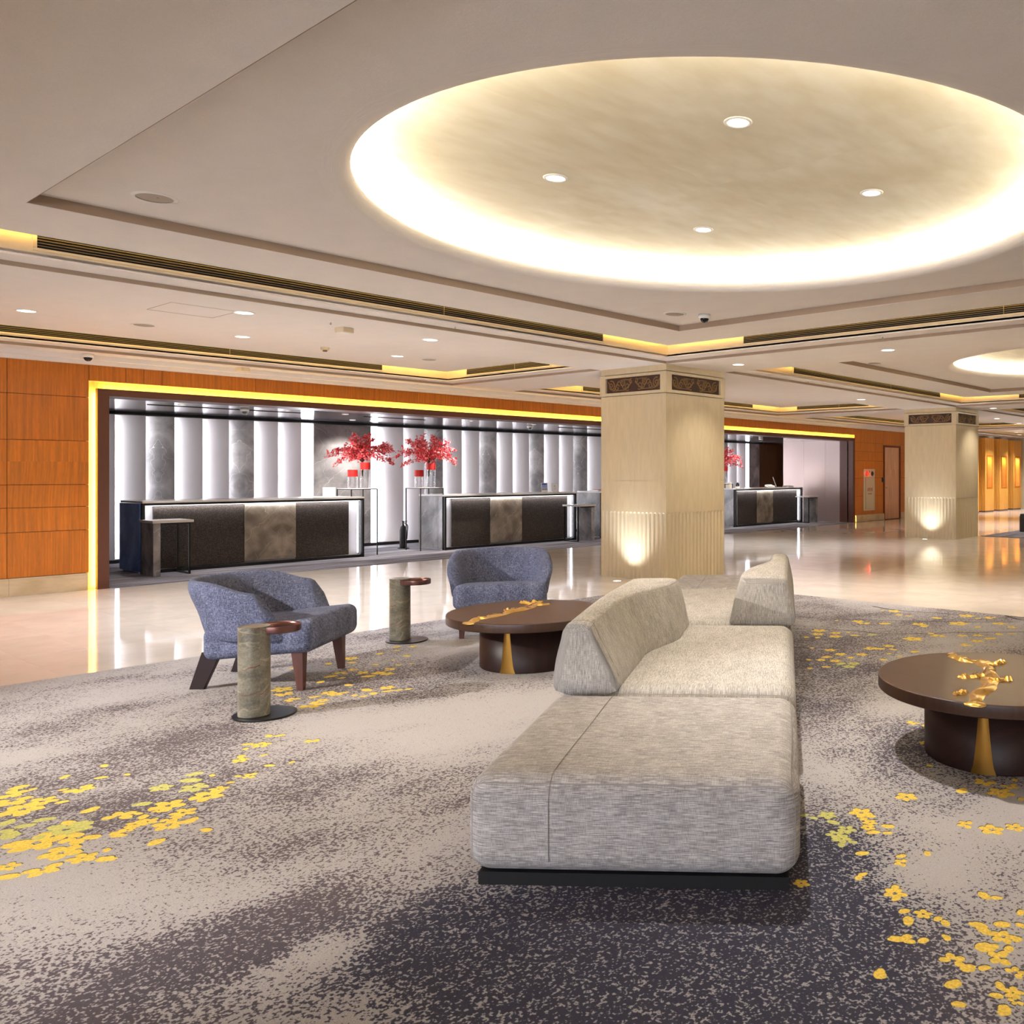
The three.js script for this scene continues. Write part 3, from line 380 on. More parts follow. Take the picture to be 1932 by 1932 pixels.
// ---------------------------------------------------------------- reception desks
function desk(x0, x1, mirror, label) {
  const W = x1 - x0, g = thing('reception_desk', label, 'desk', [x0, 0.007, -14.55], 0, 'reception desks'), X = (a) => mirror ? W - a : a;
  const bx = (a, b, y0, y1, z0, z1) => BB(Math.min(X(a), X(b)), Math.max(X(a), X(b)), y0, y1, z0, z1);
  mesh('worktop', BB(-0.0, W, 1.02, 1.05, -0.82, 0.03), std({ color: 0xd9d6d2, roughness: 0.25 }), g);
  mesh('steel_frame', merge(BB(0, W, 0.985, 1.019, -0.03, 0.028), bx(0, 0.035, 0, 0.985, -0.03, 0.028), bx(W - 0.035, W, 0, 0.985, -0.03, 0.028), BB(0, W, 0, 0.045, -0.06, 0.0)), M.black, g);
  mesh('end_panel', BB(-0.02, 0.0, 0.03, 1.015, -0.8, -0.03), x0 < 6 ? M.marbleBlueReflect : M.marble[1], g); mesh('end_panel', BB(W, W + 0.02, 0.03, 1.015, -0.8, -0.03), M.marble[2], g);
  mesh('carcass', BB(0.02, W - 0.02, 0, 1.0, -0.79, -0.15), M.panelGrey, g);
  const s = W / 3.34, a = 0.17 * s, b = 1.42 * s, c = 2.22 * s, d = 3.12 * s;
  mesh('woven_panel', RB(b - a, 0.92, 0.03, 0.008, X((a + b) / 2), 0.51, -0.09), M.woven, g); mesh('marble_panel', bx(b + 0.004, c - 0.004, 0.07, 0.965, -0.1, -0.068), M.marbleWarm, g); mesh('woven_panel', RB(d - c, 0.92, 0.03, 0.008, X((c + d) / 2), 0.51, -0.09), M.woven, g);
  const l = new THREE.Group(); l.name = 'under_light'; g.add(l); mesh('diffuser', BB(0.04, W - 0.04, 0.978, 0.984, -0.06, -0.04), M.glowCool, l); rect(W - 0.1, 0.03, COOL, L.deskled, [W / 2, 0.974, -0.045], [0, -1, -0.28], l);
  for (const e of [0.05, W - 0.05]) { mesh('diffuser', B(0.012, 0.9, 0.03, e, 0.52, -0.1), M.glowCool, l); rect(0.03, 0.9, COOL, L.deskled * 0.6, [e, 0.52, -0.08], [e < 1 ? 0.9 : -0.9, 0, 0.25], l); }
  return g;
}
desk(4.81, 8.16, false, 'dark woven and marble reception desk with a blue-grey end, beside the portal jamb');
desk(9.76, 13.04, true, 'dark woven and marble reception desk with the blue brochure holder');
desk(13.82, 17.1, false, 'dark woven and marble reception desk half hidden behind the fluted column');
desk(18.74, 22.03, true, 'dark woven and marble reception desk with the telephone, next to the bronze wall');
function lowShelf(x, mirror, label) {
  const g = thing('writing_shelf', label, 'shelf', [x, 0.007, -14.52], 0, 'low writing shelves before the desks'), s = mirror ? -1 : 1;
  mesh('shelf_top', BB(-0.26, 0.26, 0.75, 0.785, 0, 0.5), std({ color: 0xcfcac4, roughness: 0.25 }), g); mesh('leg_panel', BB(...(s > 0 ? [-0.24, -0.15] : [0.15, 0.24]), 0, 0.75, 0.02, 0.46), M.marble[1], g);
  const q = s * 0.22; mesh('leg_frame', merge(BB(q - 0.012, q + 0.012, 0, 0.75, 0.44, 0.464), BB(q - 0.012, q + 0.012, 0, 0.024, 0.02, 0.44), BB(q - 0.012, q + 0.012, 0, 0.75, 0.02, 0.044), BB(-0.15, 0.235, 0.726, 0.75, 0.44, 0.464)), M.black, g);
}
lowShelf(5.03, false, 'low writing shelf on a marble leg at the desk with the blue-grey end'); lowShelf(12.9, true, 'low writing shelf on a marble leg at the desk with the brochure holder'); lowShelf(21.9, true, 'low writing shelf on a marble leg at the desk with the telephone');

// wire stands that straddle the desk ends, with vases and red branches
function stand(x0, x1, deskLeft, label) {
  const g = thing('flower_stand', label, 'stand', [(x0 + x1) / 2, 0, -14.95], 0, 'wire flower stands'), h = (x1 - x0) / 2, t = 0.008, H = 1.187, low = 1.058, gs = [];
  for (const sx of [-1, 1]) for (const sz of [-1, 1]) { const onDesk = (sx < 0) === deskLeft; mesh('leg', BB(sx * h - t, sx * h + t, onDesk ? low : 0.007, H, sz * 0.24 - t, sz * 0.24 + t), M.black, g); }
  mesh('rim', merge(BB(-h - t, h + t, H - 0.014, H, -0.248, -0.232), BB(-h - t, h + t, H - 0.014, H, 0.232, 0.248), BB(-h - t, -h + t, H - 0.014, H, -0.232, 0.232), BB(h - t, h + t, H - 0.014, H, -0.232, 0.232)), M.black, g);
  mesh('stand_top', BB(-h, h, H, H + 0.006, -0.24, 0.24), M.paper, g); return g;
}
stand(8.03, 8.51, true, 'black wire flower stand straddling the desk with the blue-grey end'); stand(9.37, 9.85, false, 'black wire flower stand straddling the desk with the brochure holder'); stand(18.36, 18.84, false, 'black wire flower stand straddling the desk with the telephone'); stand(16.97, 17.45, true, 'black wire flower stand straddling the half hidden desk');
function vase(x, z, h, label) {
  const g = thing('glass_vase', label, 'vase', [x, 1.193, z], 0, 'red banded glass vases'), r = 0.08;
  mesh('glass_body', lathe([[0.001, 0.008], [r - 0.006, 0.008], [r - 0.004, 0.02], [r - 0.004, h], [r, h], [r, 0.0], [0.001, 0]], 32), M.glass, g);
  mesh('red_band', lathe([[r + 0.001, h - 0.12], [r + 0.004, h - 0.12], [r + 0.004, h + 0.004], [r - 0.005, h + 0.004], [r - 0.006, h - 0.02]], 32), M.red, g); return g;
}
function branches(x, y, z, seed, sprays, label) {
  const g = thing('red_branches', label, 'flowers', [x, y, z], 0, 'red branch arrangements'), r = rng(seed), tw = [], lf = [[], []];
  const leaf = (p, k) => { const s = 0.014 + 0.016 * r(), a = V3(r() - 0.5, r() - 0.5, r() - 0.5).normalize(), b = V3(r() - 0.5, r() - 0.5, r() - 0.5).normalize(); b.addScaledVector(a, -b.dot(a)).normalize(); const q = [p.clone().addScaledVector(a, s), p.clone().addScaledVector(b, s * 0.62), p.clone().addScaledVector(a, -s), p.clone().addScaledVector(b, -s * 0.62)]; for (const i of [0, 1, 2, 0, 2, 3]) lf[k].push(q[i].x, q[i].y, q[i].z); };
  for (const [ex, ey, ez, n] of sprays) {
    const e = V3(ex, ey, ez), m = e.clone().multiplyScalar(0.5).add(V3(0, 0.09 + 0.05 * r(), 0)), pts = [V3(0.02 * (r() - 0.5), -0.25, 0.02 * (r() - 0.5)), V3(0.03 * (r() - 0.5), 0, 0.03 * (r() - 0.5)), m, e], cv = new THREE.CatmullRomCurve3(pts); tw.push(new THREE.TubeGeometry(cv, 14, 0.0035, 4));
    for (let i = 0; i < n; i++) { const t = 0.42 + 0.58 * Math.pow(r(), 0.8), p = cv.getPoint(t), w = 0.085 * (1.15 - t * 0.75); p.add(V3((r() - 0.5) * 2 * w, (r() - 0.5) * 2 * w, (r() - 0.5) * 2 * w)); leaf(p, r() < 0.62 ? 0 : 1); }
    for (let s = 0; s < 4; s++) { const p = cv.getPoint(0.45 + 0.15 * s), q = p.clone().add(V3((r() - 0.5) * 0.16, (r() - 0.2) * 0.14, (r() - 0.5) * 0.16)); tw.push(new THREE.TubeGeometry(new THREE.LineCurve3(p, q), 2, 0.0022, 3)); for (let i = 0; i < n / 7; i++) leaf(p.clone().lerp(q, 0.3 + 0.8 * r()).add(V3((r() - 0.5) * 0.03, (r() - 0.5) * 0.03, (r() - 0.5) * 0.03)), r() < 0.7 ? 0 : 1); }
  }
  mesh('twigs', merge(tw), M.twig, g);
  lf.forEach((a, k) => { const b = new THREE.BufferGeometry(); b.setAttribute('position', new THREE.Float32BufferAttribute(a, 3)); b.computeVertexNormals(); const m = mesh('foliage', b, k ? M.leafPale : M.leaf, g); m.userData.kind = 'stuff'; });
}
function arrangement(x, z, seed, where) {
  vase(x + 0.06, z + 0.1, 0.46, 'tall glass vase with a red band ' + where); vase(x - 0.04, z - 0.14, 0.33, 'shorter glass vase with a red band ' + where);
  const r = rng(seed * 13), sp = []; for (let i = 0; i < 20; i++) { const a = r() * 2 * PI, e = 0.1 + 1.1 * r(), l = 0.36 + 0.3 * r(); sp.push([Math.cos(a) * Math.cos(e) * l, Math.sin(e) * l * 0.82, Math.sin(a) * Math.cos(e) * l, 80]); }
  for (const [p, q] of [[-0.7, 0.1], [-0.52, -0.05], [-0.55, 0.22], [0.55, -0.02], [0.5, 0.25], [-0.15, 0.5], [0.12, 0.5]]) sp.push([p * 0.6, q, p * 0.8, 90]);
  branches(x + 0.04, 1.66, z + 0.05, seed, sp, 'spray of red leaves ' + where);
}
arrangement(8.3, -14.95, 4, 'on the wire stand by the blue-grey desk end'); arrangement(9.62, -14.95, 8, 'on the wire stand by the brochure holder desk'); arrangement(18.62, -14.95, 12, 'on the wire stand by the telephone desk');

// small things on and by the desks (desk tops at 1.057)
const DT = 1.057;
function card(x, z, w, h, turn, label, draw, name = 'tabletop_sign', cat = 'sign') {
  const g = thing(name, label, cat, [x, DT, z], turn); const c = document.createElement('canvas'); c.width = 128; c.height = Math.round(128 * h / w); draw(c.getContext('2d'), c.width, c.height); const t = new THREE.CanvasTexture(c); t.colorSpace = THREE.SRGBColorSpace;
  const tilt = new THREE.Group(); tilt.name = 'sign_board'; tilt.rotation.x = -0.22; g.add(tilt); mesh('board', B(w, h, 0.006, 0, h / 2 + 0.004, 0), M.paper, tilt); const f = mesh('printed_face', new THREE.PlaneGeometry(w, h).translate(0, h / 2 + 0.004, 0.0035), std({ map: t, roughness: 0.6 }), tilt); mesh('foot', B(w * 0.9, 0.006, 0.08, 0, 0.003, -0.03), M.paper, g);
}
const ringSign = (c, w, h) => { c.fillStyle = '#f4f3ef'; c.fillRect(0, 0, w, h); c.strokeStyle = '#777'; c.lineWidth = 5; c.beginPath(); c.arc(w / 2, h * 0.32, w * 0.12, 0, 7); c.stroke(); c.fillStyle = '#bbb'; c.fillRect(w * 0.3, h * 0.58, w * 0.4, 4); c.fillRect(w * 0.36, h * 0.66, w * 0.28, 4); };
card(7.76, -14.95, 0.2, 0.16, -0.5, 'white tabletop sign with a small ring emblem on the desk with the blue-grey end', ringSign);
card(12.72, -14.85, 0.13, 0.19, -0.4, 'white tilted tabletop sign with a small round emblem beside the blue brochure holder', ringSign);
card(12.52, -14.95, 0.14, 0.2, -0.4, 'blue and white brochure holder on the reception desk', (c, w, h) => { c.fillStyle = '#f2f2f2'; c.fillRect(0, 0, w, h); c.fillStyle = '#3a50a0'; c.fillRect(10, 8, w - 20, h * 0.16); c.fillStyle = '#8fa4d8'; c.fillRect(10, h * 0.2, w - 20, h * 0.36); c.fillStyle = '#9a9a96'; c.fillRect(10, h * 0.6, w - 20, h * 0.2); }, 'brochure_holder', 'brochure');
{ const g = thing('paper_pile', 'white papers with red print on the end of the half hidden desk', 'papers', [14.05, DT, -14.95], 0.3); mesh('sheets', B(0.3, 0.02, 0.22, 0, 0.01, 0), M.paper, g); mesh('sheets', B(0.28, 0.012, 0.2, 0.03, 0.026, 0.02), M.paper, g); mesh('red_leaflet', B(0.2, 0.006, 0.14, 0.05, 0.035, 0), M.red, g); }
{ const g = thing('desk_telephone', 'white desk telephone on the last reception desk', 'telephone', [20.72, DT, -14.8], -0.3); mesh('body', RB(0.24, 0.05, 0.2, 0.012, 0, 0.03, 0).rotateX(0.15).translate(0, 0.012, 0), M.paper, g); mesh('handset', RB(0.2, 0.035, 0.05, 0.015, 0, 0.07, -0.04), M.paper, g); mesh('keypad', B(0.16, 0.006, 0.09, 0, 0.06, 0.045).rotateX(0.15), M.black, g); }
{ const g = thing('tilted_screen', 'thin screen seen from the edge on the last reception desk', 'monitor', [21.35, DT, -15.0], 0.6); mesh('panel', RB(0.36, 0.3, 0.012, 0.004, 0, 0.17, 0).rotateX(-0.35), M.paper, g); mesh('support', B(0.02, 0.2, 0.02, 0, 0.1, -0.08).rotateX(0.2), M.black, g); mesh('foot', B(0.18, 0.01, 0.16, 0, 0.005, -0.06), M.black, g); }
{ const g = thing('tape_dispenser', 'small black and white tape dispenser on the last reception desk', 'dispenser', [19.12, DT, -14.75], 0.2); mesh('roll', new THREE.TorusGeometry(0.055, 0.022, 10, 28).translate(0, 0.085, 0), M.black, g); mesh('body', RB(0.16, 0.05, 0.07, 0.012, 0, 0.026, 0), M.paper, g); }
{ const g = thing('card_box', 'cream card box on the last reception desk', 'box', [18.98, DT, -14.95], 0.1); mesh('box', RB(0.16, 0.14, 0.1, 0.006, 0, 0.07, 0), std({ color: 0xe6dcc8, roughness: 0.7 }), g); mesh('lid', RB(0.168, 0.03, 0.108, 0.006, 0, 0.14, 0), std({ color: 0xefe6d4, roughness: 0.7 }), g); }
{ const g = thing('paper_tray', 'low white paper tray on the last reception desk', 'tray', [21.75, DT, -14.85], 0); mesh('tray', merge(BB(-0.15, 0.15, 0, 0.008, -0.11, 0.11), BB(-0.15, 0.15, 0.008, 0.05, -0.11, -0.1), BB(-0.15, -0.14, 0.008, 0.05, -0.1, 0.11), BB(0.14, 0.15, 0.008, 0.05, -0.1, 0.11)), M.paper, g); mesh('paper_stack', B(0.26, 0.025, 0.18, 0, 0.022, 0.01), M.paper, g); }
{ const g = thing('fire_extinguisher', 'black fire extinguisher standing behind the wire flower stand', 'extinguisher', [9.5, 0.007, -15.5]); mesh('cylinder', lathe([[0.001, 0.02], [0.062, 0.02], [0.066, 0.04], [0.066, 0.36], [0.05, 0.42], [0.024, 0.45], [0.02, 0.47], [0.001, 0.47]], 24), M.black, g); mesh('foot', CYL(0.1, 0.11, 0.02, 0, 0.01, 0, 24), M.black, g); mesh('valve', merge(CYL(0.016, 0.016, 0.06, 0, 0.5, 0, 12), B(0.1, 0.014, 0.02, 0.03, 0.53, 0), B(0.09, 0.012, 0.018, 0.03, 0.505, 0)), M.black, g); mesh('hose', tube([V3(0.03, 0.49, 0), V3(0.09, 0.45, 0), V3(0.088, 0.3, 0), V3(0.078, 0.18, 0)], 0.009, 16, 6), M.black, g); }

// hydrant cabinet in the veneer wall
{
  const g = thing('hydrant_cabinet', 'cream fire hydrant cabinet with a red alarm lamp and red lettering on the veneer wall', 'cabinet', [23.73, 0, -13.2]), W = 0.69;
  const cream = std({ color: 0xd8cbb0, roughness: 0.4 }); mesh('case_frame', merge(BB(-W / 2, W / 2, 0.33, 0.365, 0, 0.02), BB(-W / 2, W / 2, 1.57, 1.605, 0, 0.02), BB(-W / 2, -W / 2 + 0.04, 0.365, 1.57, 0, 0.02), BB(W / 2 - 0.04, W / 2, 0.365, 1.57, 0, 0.02)), cream, g);
  mesh('alarm_plate', BB(-W / 2 + 0.045, W / 2 - 0.045, 1.345, 1.565, 0, 0.014), cream, g);
  const c = document.createElement('canvas'); c.width = 256; c.height = 480; const x = c.getContext('2d'); x.fillStyle = '#d2c4a6'; x.fillRect(0, 0, 256, 480); x.strokeStyle = '#a02018'; x.lineWidth = 7; x.fillStyle = '#a02018';
  const st = (ox, segs) => { for (const [a, b, d, e] of segs) { x.beginPath(); x.moveTo(ox + a, 150 + b); x.lineTo(ox + d, 150 + e); x.stroke(); } };
  st(40, [[4, 8, 12, 14], [2, 26, 10, 32], [4, 56, 14, 40], [30, 0, 30, 16], [20, 4, 24, 14], [42, 2, 36, 14], [20, 18, 42, 18], [20, 18, 20, 58], [42, 18, 42, 58], [20, 30, 42, 30], [20, 42, 42, 42]]);
  st(104, [[4, 2, 4, 58], [4, 2, 14, 2], [14, 2, 8, 22], [14, 22, 8, 34], [32, 0, 34, 8], [20, 12, 46, 12], [28, 12, 20, 58], [28, 28, 42, 28], [42, 28, 38, 56], [38, 56, 30, 54]]);
  st(166, [[10, 0, 10, 58], [0, 16, 20, 16], [10, 18, 0, 40], [10, 20, 18, 32], [34, 0, 20, 20], [34, 0, 48, 20], [26, 22, 42, 22], [34, 22, 34, 56], [24, 38, 44, 38], [20, 56, 48, 56]]);
  x.font = 'bold 30px sans-serif'; x.textAlign = 'center'; x.fillText('HYDRANT', 128, 256);
  const t = new THREE.CanvasTexture(c); t.colorSpace = THREE.SRGBColorSpace; const d = mesh('cabinet_door', BB(-W / 2 + 0.14, W / 2 - 0.045, 0.37, 1.335, 0, 0.014), std({ color: 0xd2c4a6, roughness: 0.35 }), g); const f = new THREE.PlaneGeometry(0.48, 0.94).translate(0.05, 0.853, 0.0152); mesh('lettering', f, std({ map: t, roughness: 0.35 }), d);
  mesh('pull_strip', BB(-W / 2 + 0.11, -W / 2 + 0.135, 0.38, 1.33, 0, 0.006), std({ color: 0x7a6a48, roughness: 0.5 }), g); mesh('filler_panel', BB(-W / 2 + 0.045, -W / 2 + 0.105, 0.37, 1.335, 0, 0.014), cream, g);
  const lampM = std({ color: 0x801008, emissive: 0xff3018, emissiveIntensity: 1.1 }); mesh('alarm_lamp', new THREE.SphereGeometry(0.06, 20, 12, 0, 2 * PI, 0, PI / 2).rotateX(PI / 2).translate(-0.13, 1.465, 0.014), lampM, g); mesh('lamp_collar', new THREE.TorusGeometry(0.07, 0.012, 8, 28).translate(-0.13, 1.465, 0.014), M.red, g);
  const pl = new THREE.PointLight(0xff3018, 0.03); pl.position.set(-0.13, 1.465, 0.1); pl.castShadow = true; g.add(pl);
  mesh('alarm_bell', lathe([[0.001, 0.03], [0.05, 0.025], [0.075, 0.008], [0.078, 0]], 28).rotateX(PI / 2).translate(0.19, 1.465, 0.014), std({ color: 0x5a1020, roughness: 0.4 }), g); mesh('call_button', CYL(0.018, 0.018, 0.01, 0, 0, 0, 14).rotateX(PI / 2).translate(0.02, 1.52, 0.018), M.black, g);
}
{ const g = thing('card_reader', 'small dark card reader beside the pink wood door', 'card reader', [24.6, 1.27, -13.2]); mesh('housing', RB(0.1, 0.15, 0.04, 0.012, 0, 0, 0.02), std({ color: 0x20242c, roughness: 0.3 }), g); mesh('keypad', B(0.06, 0.07, 0.004, 0, -0.02, 0.041), M.black, g); }

// display cases between wooden pilasters at the far end of the wall
[[30.35, 31.4], [32.0, 32.9], [33.5, 34.4], [35.0, 35.9]].forEach(([a, b], i) => {
  const W = b - a, g = thing('display_pilaster', ['wooden pilaster with a lit display case and a shelf, half behind the column', 'wooden pilaster with a lit display case holding a pale notice', 'wooden pilaster with a plain lit display case', 'wooden pilaster with the brightest lit display case, at the end of the row'][i], 'display case', [(a + b) / 2, 0, -13.2], 0, 'display pilasters');
  const w = 0.24, y0 = 0.95, y1 = 2.12, v = M.veneerLight;
  mesh('pilaster', merge(BB(-W / 2, -w, 0.04, 2.83, 0, 0.42), BB(w, W / 2, 0.04, 2.83, 0, 0.42), BB(-w, w, 0.04, y0, 0, 0.42), BB(-w, w, y1, 2.83, 0, 0.42), BB(-w, w, y0, y1, 0, 0.2)), v, g); mesh('plinth', BB(-W / 2 + 0.01, W / 2 - 0.01, 0, 0.04, 0, 0.41), M.frame, g);
  mesh('case_frame', merge(BB(-w - 0.05, -w, y0 - 0.05, y1 + 0.05, 0.42, 0.435), BB(w, w + 0.05, y0 - 0.05, y1 + 0.05, 0.42, 0.435), BB(-w, w, y0 - 0.05, y0, 0.42, 0.435), BB(-w, w, y1, y1 + 0.05, 0.42, 0.435)), M.veneer[0], g);
  mesh('case_back', BB(-w, w, y0, y1, 0.2, 0.205), std({ color: 0xe8d2a0, roughness: 0.8 }), g); mesh('pane', BB(-w, w, y0, y1, 0.408, 0.412), M.glass, g);
  if (i < 3) mesh('shelf', BB(-w, w, 1.42, 1.43, 0.205, 0.36), M.glass, g); if (i === 1) mesh('notice', BB(-0.17, 0.17, 1.22, 1.45, 0.22, 0.226), std({ color: 0xd8d2e4, roughness: 0.7 }), g);
  mesh('case_lamp', BB(-0.16, 0.16, y1 - 0.012, y1 - 0.002, 0.28, 0.32), M.glowWarm, g); rect(0.32, 0.06, 0xffd890, L.niche * (i === 3 ? 1.7 : 1), [0, y1 - 0.016, 0.3], [0, -1, -0.3], g);
});
mesh('niche_back', BB(30, 36.4, 0, 2.83, -13.216, -13.2), std({ color: 0x5c4024, roughness: 0.6 }), wall); mesh('end_pier', BB(36.2, 37.9, 0, 2.93, -13.2, -12.7), M.stone, wall);

// ---------------------------------------------------------------- the patterned carpet
const FLOWERS = '1.54,-5.14,3p 1.37,-5.10,3p 1.47,-4.95,3p 1.56,-4.90,2p 1.20,-5.10,4p 1.23,-5.02,2p 1.31,-4.90,2p 1.36,-4.85,6f 1.15,-5.02,6f 1.13,-4.91,7f 1.21,-4.80,6f 1.26,-4.72,3p 1.13,-4.75,8f 1.08,-4.75,4p 1.30,-4.51,4p 1.05,-4.62,4g 1.08,-4.52,4g 1.15,-4.54,4g 1.02,-4.45,5g 1.02,-4.52,3g 1.20,-4.41,4p 1.17,-4.34,9G 1.23,-4.34,4g 1.18,-4.20,7f 1.06,-4.28,9f 0.99,-4.32,4p 1.08,-4.33,3g 1.09,-4.09,7f 1.12,-3.97,5f 1.20,-3.98,2p 1.17,-3.89,4p 0.93,-4.10,4f 1.00,-3.97,6f 0.91,-4.00,4p 1.46,-4.41,4g 1.52,-4.30,7f 1.48,-4.27,3f 1.35,-4.33,6f 1.41,-4.30,2p 1.41,-4.24,3p 1.53,-4.16,5f 1.47,-4.13,4f 1.51,-4.04,4p 1.40,-4.17,4f 1.36,-4.18,4f 1.44,-4.06,6f 1.32,-4.14,3f 1.28,-4.14,3p 1.28,-4.10,3p 1.34,-3.91,4p 1.51,-3.88,3p 1.59,-4.57,5G 1.76,-4.65,4g 1.71,-4.57,5g 1.68,-4.45,6G 1.80,-4.56,2p 1.67,-4.29,7f 1.74,-4.34,4f 2.12,-4.94,3p 2.16,-4.87,5f 2.08,-4.86,2p 2.26,-5.00,3p 2.30,-4.96,3p 2.34,-4.73,3p 2.37,-4.71,3p 2.09,-4.68,2p 2.01,-4.75,3p 1.98,-4.69,4f 2.03,-4.49,3p 2.12,-4.45,2p 1.87,-4.45,2p 1.91,-4.41,4f 1.81,-4.39,2p 2.80,-6.01,7f 2.75,-5.88,6f 2.71,-5.68,5f 2.83,-5.64,4p 2.82,-5.51,4f 2.72,-5.46,8f 2.94,-5.67,5f 2.95,-5.60,5f 3.01,-5.59,3p 3.13,-5.54,5p 3.25,-5.49,5f 3.01,-5.47,3p 3.03,-5.40,3p 3.11,-5.42,4p 3.20,-5.40,4p 3.26,-5.37,3p 3.31,-5.34,3p 3.13,-5.77,4p 3.06,-6.01,4p 3.19,-6.12,5p 3.28,-6.16,5f 3.40,-6.20,4f 3.38,-6.05,5f 3.21,-6.01,3p 3.45,-5.95,5f 3.47,-5.87,5f 3.35,-5.91,5p 3.56,-6.00,5f 3.59,-6.23,3p 3.69,-6.08,3p 3.59,-6.59,6f 3.52,-6.44,4p 3.39,-6.54,4p 3.83,-6.58,4p 4.06,-6.72,4p 4.16,-6.63,4f 3.98,-6.59,3p 3.91,-6.33,4p 3.76,-6.27,2p 3.77,-6.04,2p 3.16,-6.59,4p 3.15,-6.48,3p 3.54,-1.78,5f 3.26,-1.85,5f 3.23,-1.81,4f 3.19,-1.77,3f 3.14,-1.75,3f 3.20,-1.69,3p 3.11,-1.71,3p 3.14,-1.66,2p 3.09,-2.03,2g 3.09,-1.98,1g 3.15,-1.95,4G 3.10,-1.89,3g 3.07,-1.81,4G 3.00,-1.82,4G 2.98,-1.78,4G 2.93,-1.75,2g 2.98,-1.73,2g 2.91,-1.65,3p 2.98,-1.52,2p 2.93,-1.49,3f 3.06,-1.45,2p 2.76,-1.56,2p 2.73,-1.56,2p 2.57,-1.70,3f 2.74,-1.42,2p 2.70,-1.40,4f 2.67,-1.38,2p 2.61,-1.32,2p 2.63,-1.26,3f 2.56,-1.28,3p 2.63,-1.21,2p 2.62,-1.18,2p 2.47,-1.24,2p 2.44,-1.26,3p 2.45,-1.22,2p 2.48,-1.19,2p 2.54,-1.14,1p 3.41,-1.44,4f 3.42,-1.34,5f 3.50,-1.27,4f 2.87,-1.15,3p 2.88,-1.11,2p 2.83,-1.01,2p 2.67,-1.09,3p 2.65,-1.06,3p 2.72,-1.03,3p 2.65,-1.00,4f 2.66,-0.96,2p 2.56,-1.02,4p 2.59,-0.96,2p 2.53,-0.96,4f 2.43,-1.07,4f 2.42,-1.02,3p 2.45,-0.98,2p 2.24,-1.21,3p 2.32,-1.02,3p 2.48,-0.90,3f 2.39,-0.91,2p 2.38,-0.87,3f 2.34,-0.90,2p 2.35,-0.85,2f 2.29,-0.86,3p 2.24,-0.97,2p 2.75,-0.98,2p 3.93,-1.57,5f 3.76,-1.61,4p 3.84,-1.46,6f 3.95,-1.46,4f 4.04,-1.47,2p 3.82,-1.36,2p 4.31,-2.06,3f 3.99,-1.88,2p 4.62,-2.28,4f 4.61,-2.20,2f 6.66,-4.23,6f 6.82,-4.31,7f 6.48,-4.23,4p 6.52,-4.14,4p 6.81,-4.13,5f 6.66,-4.04,6f 6.90,-4.05,3p 6.81,-3.93,5p 6.93,-3.82,5g 7.48,-4.28,6f 7.43,-4.19,7f 7.39,-4.47,3p 7.52,-4.01,7p 8.26,-4.29,7f 8.07,-4.15,5f 8.22,-4.41,3p 8.07,-4.03,4p 8.13,-3.75,7p 7.69,-3.73,7f 7.62,-3.64,6p 7.95,-3.44,10f 8.43,-3.56,8f 8.35,-3.41,4p 8.45,-3.32,7f 8.18,-3.13,7f 7.88,-3.22,5p 8.07,-2.96,5f 6.97,-3.44,9f 7.31,-3.43,4p 7.23,-3.32,7f 7.38,-3.16,5f 7.47,-3.05,5f 7.21,-2.95,6f 7.00,-2.96,6f 7.64,-2.92,5p 7.74,-2.84,4p 7.40,-2.91,6p 6.38,-3.53,6f 6.41,-3.46,5p 6.56,-3.46,5f 6.45,-3.36,4p 6.28,-3.31,3p 6.12,-3.76,5f 6.10,-3.93,3p 6.03,-3.61,5f 6.12,-3.47,5f 5.87,-3.64,5p 5.75,-3.62,4f 5.79,-3.51,5f 5.70,-3.70,3p 5.79,-3.35,5G 5.68,-3.33,5G 5.57,-3.46,4p 5.45,-3.53,3p 6.05,-3.24,4p 6.48,-3.18,5p 6.25,-3.20,3p 5.96,-3.48,4p 5.73,-3.43,5g';
